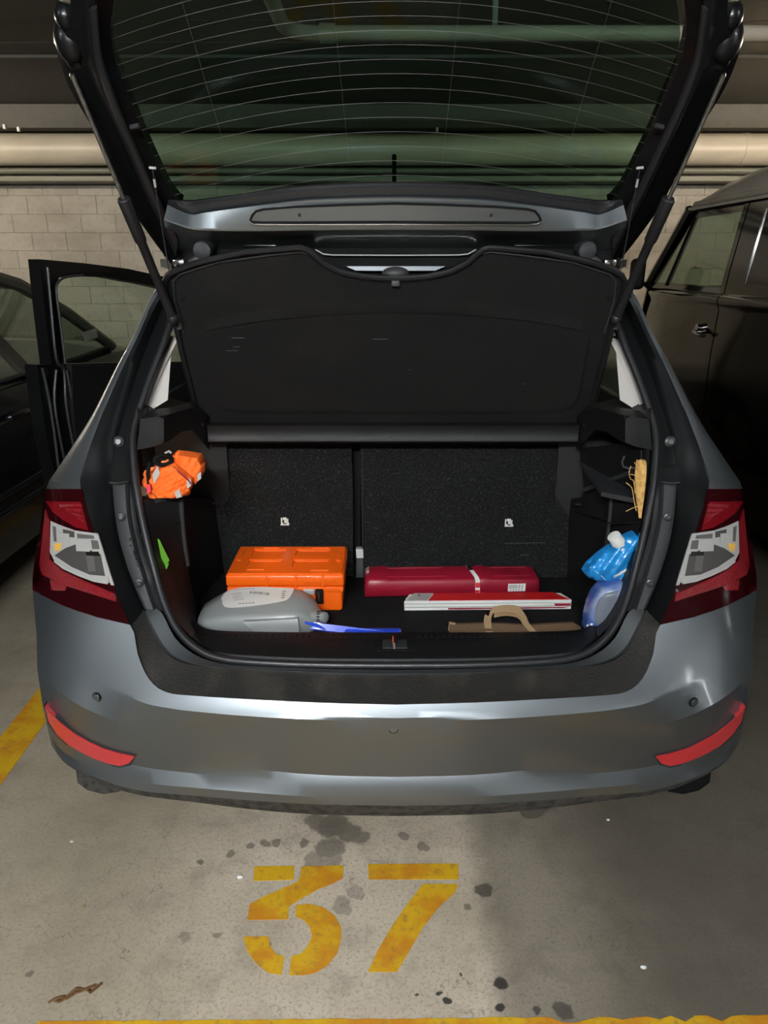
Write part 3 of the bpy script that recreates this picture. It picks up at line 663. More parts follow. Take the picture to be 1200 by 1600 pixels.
# ------------------------------------------------ parcel shelf
def shY(z): return 2.05 - (z - 1.005) * .20 / .389
SH = lambda x, z: shY(z)
def hp(x, y, k=0): return hit(x, y, k, SH)
SHL = [(618, 435), (590, 434), (567, 432), (545, 428), (527, 423), (503, 410), (490, 398), (480, 390), (470, 387), (455, 388), (420, 391), (383, 394), (340, 403), (303, 412), (272, 424), (262, 430), (257, 440), (259, 460), (273, 500), (283, 547), (294, 590), (305, 634), (318, 655), (326, 660)]
right = [(1236 - x, y) for x, y in SHL[1:]][::-1]
shelf = G().patch(SHL + [(618, 660)] + right, lambda x, y: hp(x, y), (0, .014, .006), 24).build('parcel_shelf', M['shelf'], car, label='black felt parcel shelf hanging open on cords')
lip = full([hp(x, y, -.006) for x, y in SHL[:22]])
G().tube(lip, .0075, 8).build('shelf_rim', M['plastic'], shelf)
inn = [(618, 440), (567, 437), (527, 428), (505, 416), (484, 397), (468, 394), (420, 399), (340, 410), (280, 429), (271, 440), (273, 470), (287, 520)]
G().tube(full([hp(x, y, -.004) for x, y in inn]), .0022, 6).build('rim_edge', M['plastic2'], shelf)
A1 = [(618, 468), (520, 472), (417, 483), (360, 493), (320, 503)]; A2 = [(618, 490), (533, 492), (417, 502), (360, 511), (322, 518)]
A3 = [(618, 642), (500, 642), (380, 641), (352, 636), (340, 622)]
G().slab([full([hp(p.x, p.y, -.001) for p in cr(A1, 5)]), full([hp(p.x, p.y, -.007) for p in cr(mid(A1, A2, .9), 5)]), full([hp(p.x, p.y, -.004) for p in cr(A2, 5)])], (0, .008, .002)).build('raised_band', M['shelf'], shelf)
panel = [(322, 518), (360, 511), (417, 502), (533, 492), (618, 490)]; panel = panel + [(1236 - x, y) for x, y in panel[:-1]][::-1] + [(914, 560), (902, 622), (890, 637), (860, 642), (618, 643), (376, 642), (346, 637), (334, 622), (322, 560)]
G().patch(panel, lambda x, y: hp(x, y, -.004), (0, .01, .002), 26).build('raised_panel', M['shelf'], shelf)
G().tube([hp(x, y, -.0035) for x, y in [(340, 628), (350, 640), (376, 644), (618, 645), (860, 644), (892, 639), (904, 624), (916, 562), (922, 530)]], .0016, 6).build('panel_groove', M['black'], shelf)
for px in (284, 952): q = hp(px, 465, -.004); G().disc(q, (0, -1, -.4), .006, .003, 10).build('shelf_button', M['black'], shelf)
q = hp(618, 443, -.012); G().box(q, (.020, .012, .014), .002).build('latch_tab', M['plastic2'], shelf)
q = hp(618, 427, .012); G().ball(q, (.033, .02, .016), 16, 9).build('latch_cover', M['plastic2'], car)
for px, py in ((280, 507), (962, 507)):
    G().box(hp(px, py, -.004), (.014, .01, .026), .002).build('side_stop', M['plastic2'], shelf)
for px, py, w_ in ((372, 528, 26), (362, 548, 24), (370, 542, 14), (640, 578, 6), (820, 600, 5), (594, 530, 30)):
    q = hp(px, py, -.0045); G().box(q, (w_ * .0013, .001, .0018)).build('scuff', M['plastic2'], shelf)
hb = [(326, 664), (326, 670), (324, 690), (323, 694)]
zz = [(at(618, 663, 2.03).z, 2.045), (at(618, 665, 2.02).z, 2.02), (at(618, 672, 2.02).z, 2.025), (at(618, 686, 2.02).z, 2.025), (at(618, 690, 2.02).z, 2.02), (at(618, 695, 2.03).z, 2.045)]
xl = at(324, 678, 2.02).x
G().slab([[V((xl, y, z)), V((0, y, z)), V((-xl, y, z))] for z, y in zz], (0, .05, 0)).build('shelf_rail', M['plastic'], car)
# ------------------------------------------------ tailgate (open, 42 degrees above level)
TA = math.radians(42); TD = V((0, -math.cos(TA), math.sin(TA))); TN = V((0, -math.sin(TA), -math.cos(TA))); T0 = V((0, 1.75, 1.58))
def tp(x, y, k=0): return onplane(x, y, T0 + TN * k, TN)
def trow(keys, k, sub=4): return [tp(p.x, p.y, k) for p in cr(keys, sub)]
TO_ = [(269, 415), (236, 371), (203, 322), (176, 267), (143, 198), (109, 138), (91, 91), (83, 55), (93, 20), (90, -20), (80, -70)]
TR_ = [(276, 392), (250, 338), (228, 292), (206, 240), (180, 180), (160, 125), (151, 91), (147, 50), (143, 15), (140, -20), (136, -70)]
TI_ = [(285, 320), (276, 312), (261, 290), (245, 256), (222, 205), (198, 142), (180, 96), (173, 52), (176, 15), (184, -20), (205, -60)]
tail = None
for sgn in (1, -1):
    def bld(g, *a, **k):
        if sgn < 0: g = g.mirrored()
        return g.build(*a, **k)
    ro, rr, ri = trow(TO_, -.03), trow(TR_, .012), trow(TI_, -.025)
    g = G().loft([[p - TN * .05 + V((.02, 0, 0)) for p in ro], [p - TN * .02 for p in ro], ro, trow(mid(TO_, TR_, .35), -.004), trow(mid(TO_, TR_, .7), .0), trow(mid(TO_, TR_, .85), .014), rr, trow(mid(TR_, TI_, .18), .01), trow(mid(TR_, TI_, .3), -.01), ri, [p - TN * .03 for p in ri]])
    o = bld(g, 'tailgate_frame' if sgn > 0 else 'tailgate_frame', M['shaded_shut'], car, 34)
    if sgn > 0: tail = o
    # dull inner trim along the frame
    tr = bld(G().slab([trow(mid(TR_, TI_, -.12)[:9], .013), trow(mid(TR_, TI_, .0)[:9], .022), trow(mid(TR_, TI_, .22)[:9], .019)], -TN * .012), 'inner_trim', M['rubber'], o)
    # pressed bulges at the widest corner
    for px, py, r in ((110, 60, (.030, .025, .040)), (122, 88, (.026, .02, .026)), (103, 25, (.020, .02, .024)), (124, 118, (.018, .02, .016))):
        bld(G().ball(tp(px, py, -.024), r), 'pressed_bulge', M['shaded_shut'], o)
    # gas strut: thin rod up, thick sleeve and cylinder down
    a, b = tp(113, 117, .004), at(270, 497, 1.86)
    for i in range(200):
        t = i / 200; p = a.lerp(b, t)
        d = p - O3; py = 800 - F * (d.y * st + d.z * ct) / (d.y * ct - d.z * st)
        if py > 308: break
    s2 = min(t + .18, 1)
    s = bld(G().tube([a.lerp(b, t), a.lerp(b, t + .004), a.lerp(b, s2), a.lerp(b, s2 + .01), b], [.012, .0145, .0135, .0105, .0105], 14), 'gas_strut', M['rubber'], car)
    bld(G().tube([a, a.lerp(b, t)], .0045, 10), 'strut_rod', M['steel'], s); bld(G().ball(b, (.014, .014, .014)), 'strut_joint', M['rubber'], s)
    # shelf cord, clip
    a, b = tp(238, 262, .0), hp(264, 424, -.012)
    c_ = bld(G().tube([a, a.lerp(b, .5), b], .0015, 6), 'shelf_cord', M['plastic2'], car)
    bld(G().tube([tp(233, 262, .004), tp(244, 263, .004)], .003, 6).tube([a.lerp(b, .1), a.lerp(b, .17)], .0028, 6), 'cord_clip', M['silver'], c_)
    bld(G().tube([tp(204, 199, .0), tp(217, 196, .0)], .005, 8), 'trim_clip', M['plastic2'], o)
    # hinge, rubber buffer
    q = at(283, 411, 1.90); bld(G().box(q, (.03, .05, .018), .004).tube([q + V((-.015, 0, -.004)), q + V((.02, 0, -.004))], .008, 10), 'hinge', M['chrome'], car)
    q = at(318, 392, 1.87); bld(G().tube([q + V((0, .03, .01)), q + V((0, 0, .004)), q + V((0, -.018, .0)), q + V((0, -.02, 0))], [.024, .024, .021, .012], 14).tube([q + V((-.004, 0, -.012)), q + V((-.034, .0, -.03))], .012, 10), 'rubber_buffer', M['plastic2'], car)
# glass with printed black border, heater wires, rubber
gl = trow(TI_, -.03)
rows = [[p + TN * .0 for p in gl], [V((p.x * .5, p.y, p.z)) - TN * .012 for p in gl], [V((0, p.y, p.z)) - TN * .016 for p in gl]]
allr = rows + [[mx(p) for p in rows[1]], [mx(p) for p in rows[0]]]
T_a = [(618, 290), (560, 291), (483, 295), (420, 302), (367, 310), (320, 316), (297, 319), (285, 320)]
bot = full([tp(x, y, -.03) for x, y in T_a])
outl = [(x, y) for x, y in T_a[:-1]] + TI_ ; gp = outl + [(1236 - x, y) for x, y in outl[1:]][::-1]
def gk(x, y):
    q = tp(x, y, -.03); return q - TN * .015 * (1 - (q.x / .5) ** 2)
glass = G().patch(gp, gk, -TN * .004, 40).build('rear_window', G_REAR, tail, label='green tinted rear window')
g = G()
for i in range(15):
    yc = 281 - i * 22.6; drop = 44 + i * 2.2
    def edge(y):   # left end of the wire at the glass edge
        for (x0, y0), (x1, y1) in zip(TI_, TI_[1:]):
            if y1 <= y <= y0: return x0 + (x1 - x0) * (y - y0) / (y1 - y0)
        return 290
    ye = yc + drop; xe = edge(min(ye, 318)) if ye < 318 else 300
    pts = []
    for s in range(13):
        u_ = s / 12; x = 618 + (xe - 618) * u_; y = yc + drop * u_ ** 2
        if y > 318 - (618 - x) * 0 and y > interp(sorted([(p[0], p[1]) for p in T_a]), x) - 2: break
        pts.append(gk(x, y) + TN * .001)
    if len(pts) > 2: g.tube(full(pts), .0003, 4)
for a, b in (((519, 0), (546, 268)), ((720, 0), (691, 268)), ((282, 0), (360, 265)), ((958, 0), (880, 262))):
    g.tube([gk(a[0] + (b[0] - a[0]) * t, a[1] + (b[1] - a[1]) * t) + TN * .001 for t in (-.25, 0, .25, .5, .75, 1)], .0003, 4)
g.build('heater_wires', M['heater'], tail, kind='stuff', label='thin heating wires on the rear window')
# upper band with the long covered slot
T_b = [(618, 305), (560, 306), (483, 309), (420, 316), (367, 323), (320, 330), (297, 333), (262, 318)]
T_c = [(618, 359), (560, 359), (483, 360), (420, 361), (367, 361), (320, 360), (295, 357), (256, 344)]
T_d = [(618, 388), (560, 388), (483, 388), (420, 389), (367, 390), (320, 392), (295, 396), (262, 392)]
def trw(keys, k): return full([tp(p.x, p.y, k) for p in cr(keys, 4)])
G().slab([trw(T_a, -.03), trw(mid(T_a, T_b, .12), -.012), trw(mid(T_a, T_b, .9), -.006), trw(T_b, .0)], -TN * .012).build('window_rubber', M['rubber'], tail)
band = G().loft([trw(T_b, -.004), trw(mid(T_b, T_c, .08), .004), trw(mid(T_b, T_c, .9), .034), trw(T_c, .036), trw(mid(T_c, T_d, .15), .028), trw(mid(T_c, T_d, .5), .0), trw(T_d, -.03)]).build('tailgate_header', M['paint'], tail, 30)
e0, e1 = tp(618, 310, .0066), tp(618, 354, .0322); bn = (e1 - e0).cross(V((1, 0, 0))).normalized()
if bn.y > 0: bn = -bn
def bd(x, y, k=0): return onplane(x, y, e0 + bn * k, bn)
PILL = [(618, 318), (540, 320), (460, 323), (412, 327), (400, 330), (394, 337), (391, 344), (394, 347), (410, 348), (618, 347)]
pl = PILL + [(1236 - x, y) for x, y in PILL[1:-1]][::-1]
cov = G().patch(pl, lambda x, y: bd(x, y, .003), -bn * .01, 14).build('slot_cover', M['paint'], band)
G().tube(full([bd(x, y, .004) for x, y in PILL]), .0026, 8).build('cover_joint', M['black'], band)
G().tube(full([bd(x, y, .007) for x, y in [(618, 350.5), (500, 351), (410, 351), (396, 350), (390, 346)]]), .0018, 8).build('cover_highlight', M['chrome'], band)  # chrome line painted in for the highlight along the cover's lower edge
for px in (468, 767): q = bd(px, 336, .003); G().disc(q, bn, .004, .003, 10).build('screw_cap', M['rubber'], band)
# outer skin, spoiler and lower half of the tailgate (above the frame)
def tw(x, s, k): return T0 + TD * s + TN * k + V((x, 0, 0))
G().slab([[tw(-.60, -.28, -.07), tw(-.3, -.30, -.08), tw(.3, -.30, -.08), tw(.60, -.28, -.07)], [tw(-.60, -.10, -.06), tw(-.3, -.10, -.06), tw(.3, -.10, -.06), tw(.60, -.10, -.06)]], -TN * .02).build('spoiler', M['paint'], tail)
E0 = tp(618, -75, -.02); TD2 = V((0, -math.cos(math.radians(17)), math.sin(math.radians(17)))); TN2 = V((0, -TD2.z, TD2.y)) * -1
if TN2.z > 0: TN2 = -TN2
def t2(x, s, k): return V((x, E0.y, E0.z)) + TD2 * s + TN2 * k
G().slab([[t2(x, s, .02 * (1 - (x / w_) ** 2)) for x in (-w_, -w_ * .6, 0, w_ * .6, w_)] for s, w_ in ((0, .60), (.12, .56), (.25, .5), (.36, .47), (.40, .45))], -TN2 * .06).build('tailgate_lower_panel', M['shaded_shut'], tail)
G().box(t2(0, .33, .02), (.16, .05, .03), .008).build('tailgate_handle', M['plastic'], tail)
G().tube([tp(616, 243, -.055), tp(616, 284, -.055)], .005, 8).build('wiper_arm', M['black'], tail)
# roof rear edge, gutter and the bright strips between shelf and tailgate
G().slab([[at(x, y, Y) for x in (268, 400, 618, 836, 968)] for y, Y in ((372, 1.93), (405, 1.915), (440, 1.93))], (0, .03, 0)).build('roof_gutter', M['black'], car)
for a in ([(349, 377), (445, 376), (430, 384), (366, 383)],):
    for m_ in (0, 1):
        pp = [(1236 - x, y) for x, y in a] if m_ else a
        G().patch(pp, lambda x, y: at(x, y, 1.895), (0, .015, 0), 12).build('roof_bracket', M['paint'], car)
G().tube([at(x, y, 1.90) for x, y in [(493, 390), (505, 397), (520, 398.5), (618, 399), (716, 398.5), (731, 397), (744, 390)]], .0016, 8).build('roof_seam', M['silver'], car)
G().patch([(540, 416), (696, 416), (680, 423), (556, 423)], lambda x, y: at(x, y, 1.90), (0, .012, 0), 16).build('roof_lining_edge', M['paint'], car)
# ------------------------------------------------ open left rear door
th = math.radians(17.5); hg = V((-.845, 3.28, 0)); dd = V((-math.sin(th), -math.cos(th), 0)); dn = V((math.cos(th), -math.sin(th), 0))
def dp(x, y, k=0): return onplane(x, y, hg + dn * k, dn)
OUTD = [(62, 405), (130, 411), (200, 420), (250, 431), (290, 440)]; INU = [(92, 434), (110, 431), (165, 433), (231, 445), (275, 455)]
g = G().patch(OUTD + INU[::-1] + [(89, 450), (94, 500), (103, 568), (80, 570), (70, 485), (66, 445)], lambda x, y: dp(x, y, .02), -dn * .045, 16)
door = g.patch([(58, 570), (181, 567), (300, 565), (296, 790), (90, 760), (72, 680), (63, 610)], lambda x, y: dp(x, y, .02), -dn * .05, 30).build('rear_door', M['shaded_shut'], car, 40, label='open left rear door seen from its inner side')
G().patch([(90, 440), (110, 430), (165, 432), (231, 444), (280, 455), (290, 570), (102, 570), (94, 510)], lambda x, y: dp(x, y, .0), -dn * .004, 60).build('door_window', M['pane'], door)
G().patch([(112, 571), (181, 570), (290, 569), (290, 780), (130, 760), (116, 660)], lambda x, y: dp(x, y, .045), -dn * .03, 30).build('door_lining', M['plastic'], door)
for i, pts in enumerate(([(74, 418), (79, 470), (88, 560), (100, 578), (103, 627), (110, 671), (116, 700)], [(66, 575), (74, 610), (84, 670), (92, 735)], [(88, 578), (85, 627), (95, 690), (102, 722)], [(104, 578), (114, 630), (126, 668)])):
    G().tube([dp(p.x, p.y, .036) for p in cr(pts, 4)], .0055, 8).build('door_seal', M['rubber'], door)
G().tube([dp(p.x, p.y, .032) for p in cr([(102, 568), (95, 510), (88, 455), (92, 440), (104, 433), (130, 430)], 4)], .004, 8).build('window_seal', M['plastic2'], door)
G().box(dp(112, 680, .03), (.012, .02, .03), .003).build('door_latch', M['chrome'], door)
# ---------------------------------------------------------------- things in the boot (floor of the boot is z = .50)
ZB = .5
def X(px, py, Y): return at(px, py, Y).x
# orange case
x0, x1, y0, y1 = -.466, -.137, 1.835, 2.045
t = thing('orange_case', 'orange plastic tool case with ribbed lid at the back left of the boot', 'case', ((x0 + x1) / 2, (y0 + y1) / 2, ZB))
bd_ = G().box2((x0 + .006, y0 + .005, ZB), (x1 - .006, y1 - .005, .575), .008, 3).box2((x0 + .002, y0, .560), (x1 - .002, y1, .577), .004).build('case_body', M['orange'], t)
ztop = .617
lid = G().box2((x0, y0, .578), (x1, y1, ztop - .004), .007, 3)
def cell_plate(xs, ys, holes, z, depth):
    g = G(); hz = {h: z - depth for h in holes}
    Z = lambda i, j: hz.get((i, j), z)
    nx, ny = len(xs) - 1, len(ys) - 1
    for i in range(nx):
        for j in range(ny):
            q = Z(i, j); g.add([(xs[i], ys[j], q), (xs[i + 1], ys[j], q), (xs[i + 1], ys[j + 1], q), (xs[i], ys[j + 1], q)], [(0, 1, 2, 3)])
            if i + 1 < nx and Z(i + 1, j) != q: g.add([(xs[i + 1], ys[j], q), (xs[i + 1], ys[j + 1], q), (xs[i + 1], ys[j + 1], Z(i + 1, j)), (xs[i + 1], ys[j], Z(i + 1, j))], [(0, 1, 2, 3)])
            if j + 1 < ny and Z(i, j + 1) != q: g.add([(xs[i], ys[j + 1], q), (xs[i + 1], ys[j + 1], q), (xs[i + 1], ys[j + 1], Z(i, j + 1)), (xs[i], ys[j + 1], Z(i, j + 1))], [(0, 1, 2, 3)])
    for a, b, c, d in ((xs[0], ys[0], xs[-1], ys[0]), (xs[0], ys[-1], xs[-1], ys[-1]), (xs[0], ys[0], xs[0], ys[-1]), (xs[-1], ys[0], xs[-1], ys[-1])):
        g.add([(a, b, z), (c, d, z), (c, d, z - depth * 1.6), (a, b, z - depth * 1.6)], [(0, 1, 2, 3)])
    return g
xs = [x0 + .006, x0 + .05, x0 + .145, x0 + .178, x0 + .28, x1 - .006]; ys = [y0 + .006, y0 + .055, y0 + .105, y0 + .135, y0 + .185, y1 - .006]
lp = cell_plate(xs, ys, [(1, 1), (3, 1), (1, 3), (3, 3)], ztop, .006)
lido = lid.add(lp.v, lp.f).build('case_lid', M['orange'], t)
for i, j in ((1, 1), (3, 1), (1, 3), (3, 3)):
    G().box2((xs[i] + .008, ys[j + 1] - .0075, ztop - .0062), (xs[i + 1] - .004, ys[j + 1] - .0005, ztop - .001), .0015, 1).build('lid_rib', M['orange'], lido)
for a in ((xs[1] + .065, xs[2] - .004), (xs[3] + .004, xs[3] + .045)):
    G().box2((a[0], ys[3] + .034, ztop - .006), (a[1], ys[4] - .008, ztop - .0045)).build('lid_slot', M['black'], lido)
for cx_, cy_, w_, d_ in ((x0 + .02, y0 + .13, .012, .07), (x1 - .02, y0 + .12, .014, .06), (x0 + .08, y0 + .03, .05, .008), (x1 - .07, y0 + .025, .05, .008), (x0 + .1, y1 - .018, .05, .008), (x1 - .08, y1 - .018, .05, .008)):
    G().box((cx_, cy_, ztop), (w_, d_, .005), .0015, 1).build('lid_rib', M['orange'], lido)
for px in (418, 463, 505):
    x = X(px, 930, y0); G().box2((x - .003, y0 - .003, .530), (x + .003, y0 + .003, .612), .001, 1).build('case_rib', M['orange'], bd_)
x = X(488, 930, y0); G().box2((x - .02, y0 - .002, .588), (x + .062, y0 + .003, .607), .002).build('case_rib', M['orange'], bd_)
for x in (X(500, 950, y0), X(395, 950, y0)):
    lt = G().box2((x - .011, y0 - .012, .530), (x + .011, y0 + .002, .572), .003).build('case_latch', M['black'], t); G().box2((x - .004, y0 - .014, .538), (x + .002, y0 - .011, .566), .001, 1).build('latch_bar', M['chrome'], lt)
    G().box2((x - .045, y0 - .006, .556), (x - .013, y0 + .002, .572), .002).build('latch_plate', M['silver'], t)
# grey canister with label, lying in front of it
t = thing('grey_canister', 'grey plastic canister with white printed label lying in front of the orange case', 'canister', (-.36, 1.76, ZB))
W0 = lambda px, py, Y: at(px, py, Y)
rows = []
secs = [  # x position, front bottom y, height front, height back, back y
    (-.522, 1.722, .034, .036, 1.80), (-.518, 1.708, .040, .044, 1.81), (-.495, 1.702, .044, .058, 1.815), (-.455, 1.700, .054, .080, 1.818), (-.42, 1.698, .058, .088, 1.818), (-.36, 1.695, .062, .090, 1.818), (-.30, 1.694, .066, .088, 1.815), (-.262, 1.694, .068, .087, 1.812), (-.238, 1.70, .064, .080, 1.805), (-.215, 1.71, .040, .062, 1.80), (-.200, 1.725, .028, .04, 1.79), (-.194, 1.74, .02, .03, 1.78)]
for x, yf, hf, hb_, yb in secs:
    z = ZB
    rows.append([V((x, yf + .012, z)), V((x, yf, z + .008)), V((x, yf - .002, z + hf * .55)), V((x, yf + .004, z + hf * .9)), V((x, yf + .014, z + hf)), V((x, (yf + yb) / 2, z + (hf + hb_) / 2 + .003)), V((x, yb - .012, z + hb_)), V((x, yb, z + hb_ - .012)), V((x, yb, z + .01)), V((x, yb - .012, z))])
cb = G().loft(rows, close=True, cap=True).build('canister_body', M['bottle'], t, 60)
GP = [(-.392, .5485), (-.372, .530), (-.355, .513), (-.30, .511), (-.252, .512), (-.246, .530), (-.25, .556), (-.30, .5525), (-.35, .550)]
G().patch([(x * 1000, z * 1000) for x, z in GP], lambda x, z: V((x / 1000, 1.679 + max(0, z / 1000 - .538) * .45, z / 1000)), (0, .012, 0), 9).build('grip_panel', M['bottle'], cb)
G().patch([(-366, 516), (-354, 509), (-252, 509), (-250, 514), (-300, 514), (-353, 515)], lambda x, z: V((x / 1000, 1.678, z / 1000)), (0, .01, 0), 9).build('grip_shade_strip', M['plastic2'], cb)  # dark strip painted in for the shade under the grip panel
q = V((-.215, 1.735, .537)); cp = G().tube([q, q + V((.016, -.012, .006)), q + V((.034, -.025, .010)), q + V((.036, -.026, .0105))], [.015, .0155, .0145, .008], 16).build('canister_cap', M['bottle'], t)
for k in range(12):
    a = k * math.pi / 6; G().box(q + V((.022, -.017, .0075)) + V((0, math.cos(a) * .0145, math.sin(a) * .0145)), (.02, .003, .003)).build('cap_ridge', M['plastic2'], cp) if k < 8 else None
# label on top
def canz(x, y):
    for (a, b) in zip(secs, secs[1:]):
        if a[0] <= x <= b[0]:
            f = (x - a[0]) / (b[0] - a[0]); yf, hf, h2, yb = [a[i] + (b[i] - a[i]) * f for i in (1, 2, 3, 4)]
            y1_, y2_ = yf + .014, yb - .012; ym = (yf + yb) / 2; zm = (hf + h2) / 2 + .003
            if y < ym: return ZB + hf + (zm - hf) * (y - y1_) / (ym - y1_)
            return ZB + zm + (h2 - zm) * (y - ym) / (y2_ - ym)
    return ZB + .05
LAB = []
for x, y in cr([(-.462, 1.765), (-.468, 1.785), (-.455, 1.803), (-.42, 1.806), (-.36, 1.806), (-.285, 1.802), (-.272, 1.796), (-.275, 1.775), (-.283, 1.752), (-.30, 1.744), (-.34, 1.736), (-.38, 1.732), (-.42, 1.731), (-.447, 1.737), (-.458, 1.75), (-.462, 1.765)], 3)[:-1]: LAB.append((x * 1000, y * 1000))
lb = G().patch(LAB, lambda x, y: V((x / 1000, y / 1000, canz(x / 1000, y / 1000) + .0015)), (0, 0, -.001), 9).build('printed_label', M['label'], cb, label='white label with bar code and small print')
g = G()
def ink(x, y, w_, d_): g.box((x, y, canz(x, y) + .0017), (w_, d_, .0006))
for k in range(13): ink(-.388 + k * .0042, 1.787 - .0008 * k, random.choice((.001, .002, .0026)), .022)
for k in range(7): ink(-.43 + k * .008, 1.799, .005, .0022)
for r in range(4):
    for k in range(4): ink(-.438 + k * .007 + r * .004, 1.783 - r * .009, random.uniform(.003, .006), .002)
for r in range(4): ink(-.297 + random.uniform(-.002, .002), 1.757 + r * .010, .009, .0035)
for k in range(5): ink(-.41 + k * .009, 1.742, .006, .003)
g.build('label_print', M['ink'], lb, smooth=False)
# blue ice scraper pushed under the canister
t = thing('ice_scraper', 'blue plastic ice scraper lying in front of the grey canister', 'scraper', (-.17, 1.69, ZB))
pz = lambda px, py, z: atz(px, py, z)
def bl(px, py, z): return atz(px, py, z)
g = G().slab([[bl(457, 968, .540), bl(459, 971, .534)], [bl(480, 969, .534), bl(482, 982, .518)], [bl(503, 974, .530), bl(500, 984, .514)], [bl(560, 981, .522), bl(556, 991, .506)], [bl(600, 986, .518), bl(596, 996, .503)]], (0, .004, -.006))
bb = g.build('blade', M['blue'], t)
for k in range(5):
    a, b = bl(462 + k * 3, 969 + k * .8, .541 - k * .001), bl(496 + k * 3, 976 + k * 1.8, .533 - k * .003); G().tube([a, b], .0022, 6).build('blade_rib', M['blue'], bb)
G().box2((-.13, 1.668, ZB), (.02, 1.712, .518), .007, 3).build('handle', M['blue'], t)
# maroon case
t = thing('maroon_case', 'long dark red plastic case lying flat against the seat back', 'case', (.13, 1.98, ZB))
a0 = atz(570, 935, ZB); a1 = atz(843, 929, ZB); ux = (a1 - a0).normalized(); L = (a1 - a0).length; uy = V((-ux.y, ux.x, 0))
def mc(u_, v_, z): return a0 + ux * (u_ * L) + uy * v_ + V((0, 0, z))
rows = []
for u_, h, dpt in ((0, .040, .09), (.006, .054, .097), (.03, .060, .10), (.12, .060, .10), (.14, .056, .10), (.30, .056, .10), (.60, .054, .10), (.64, .052, .10), (.66, .056, .10), (.69, .056, .10), (.71, .052, .10), (.97, .050, .10), (.994, .046, .097), (1, .036, .09)):
    e = .007
    f_ = (.10 - dpt) / 2
    rows.append([mc(u_, f_ + e, .0), mc(u_, f_, e), mc(u_, f_, h - e), mc(u_, f_ + e, h), mc(u_, dpt - e, h + .002), mc(u_, dpt, h - e), mc(u_, dpt, e), mc(u_, dpt - e, 0)])
mb = G().loft(rows, close=True, cap=True).build('case_body', M['maroon'], t, 50)
for u0, u1 in ((.07, .46), (.74, .95)):
    z = .0575 if u0 < .5 else .0535
    pts = [mc(u0, .022, z), mc(u1, .022, z - .001), mc(u1, .082, z), mc(u0, .082, z + .001), mc(u0, .022, z)]; G().tube(pts, .0016, 6).build('lid_groove', M['maroon'], mb)
bnd = G().slab([[mc(.628, -.0015, .008), mc(.655, -.0015, .008)], [mc(.626, -.0015, .050), mc(.652, -.0015, .050)], [mc(.622, .01, .0575), mc(.647, .01, .0575)], [mc(.60, .095, .0585), mc(.622, .095, .0585)]], (0, .001, -.001)).build('strap', M['white'], t)
for a, b in ((.028, .044), (.012, .020)): G().slab([[mc(.628, -.003, a), mc(.652, -.003, a)], [mc(.627, -.003, b), mc(.652, -.003, b)]], (0, .001, 0)).build('strap_patch', M['redreflect'], bnd)
G().slab([[mc(.606, .055, .0605), mc(.63, .055, .0605)], [mc(.601, .095, .0605), mc(.624, .095, .0605)]], (0, 0, -.001)).build('strap_patch', M['black'], bnd)
st2 = G().slab([[mc(.815, -.001, .013), mc(.915, -.001, .013)], [mc(.815, -.001, .037), mc(.915, -.001, .037)]], (0, .001, 0)).build('white_sticker', M['white'], t)
g = G()
for k in range(9): g.box(mc(.825 + k * .009, -.0016, .028), (random.choice((.001, .0018)), .0004, .012))
for k in range(5): g.box(mc(.83 + k * .016, -.0016, .0175), (.004, .0004, .0025))
g.build('sticker_print', M['ink'], st2, smooth=False)
# folded warning triangle
t = thing('warning_triangle', 'folded white and red reflective warning triangle lying in front of the maroon case', 'triangle', (.18, 1.85, ZB))
yl, yr = 1.845, 1.855
def wt(px, v_, z):
    f = (px - 632) / 260; p = at(px, 950, yl + (yr - yl) * f); return V((p.x, p.y + v_, ZB + z))
for k, (za, zb) in enumerate(((.0, .0075), (.0105, .018), (.021, .0285))):
    dx = (0, 3, 8)[k]
    G().slab([[wt(632, 0, za), wt(632 + dx, .045, za)], [wt(892, 0, za), wt(888 - dx, .045, za)]], (0, 0, zb - za)).build('triangle_arm', M['white'], t)
G().slab([[wt(633, .004, .0075), wt(640, .04, .0075)], [wt(880, .004, .0075), wt(870, .04, .0075)]], (0, 0, .003)).build('triangle_inset', M['black'], t)
G().slab([[wt(700, -.0012, .002), wt(700, -.0012, .0065)], [wt(880, -.0012, .003), wt(888, -.0012, .0065)]], (0, .001, 0)).build('red_edge', M['maroon'], t)
G().slab([[wt(867, -.0012, .0105), wt(865, -.0012, .0175)], [wt(891, -.0012, .0105), wt(891, -.0012, .0175)]], (0, .001, 0)).build('red_edge', M['maroon'], t)
rs_ = G().slab([[wt(669, .0, .0295), wt(680, .045, .0295)], [wt(888, .0, .0295), wt(868, .045, .0295)]], (0, 0, .002)).build('reflective_strip', M['redreflect'], t)
G().slab([[wt(635, .0, .0295), wt(648, .045, .0295)], [wt(666, .0, .0295), wt(678, .045, .0295)]], (0, 0, .0025)).build('end_plate', M['silver'], t)
G().disc(wt(655, .028, .031), (0, 0, 1), .004, .003, 10).build('rivet', M['chrome'], t)
G().tube([wt(662, .05, .012), wt(746, .05, .014)], .004, 8).build('stand_leg', M['black'], t)
G().box(wt(757, .052, .015), (.034, .006, .006), .002).build('stand_foot', M['white'], t)
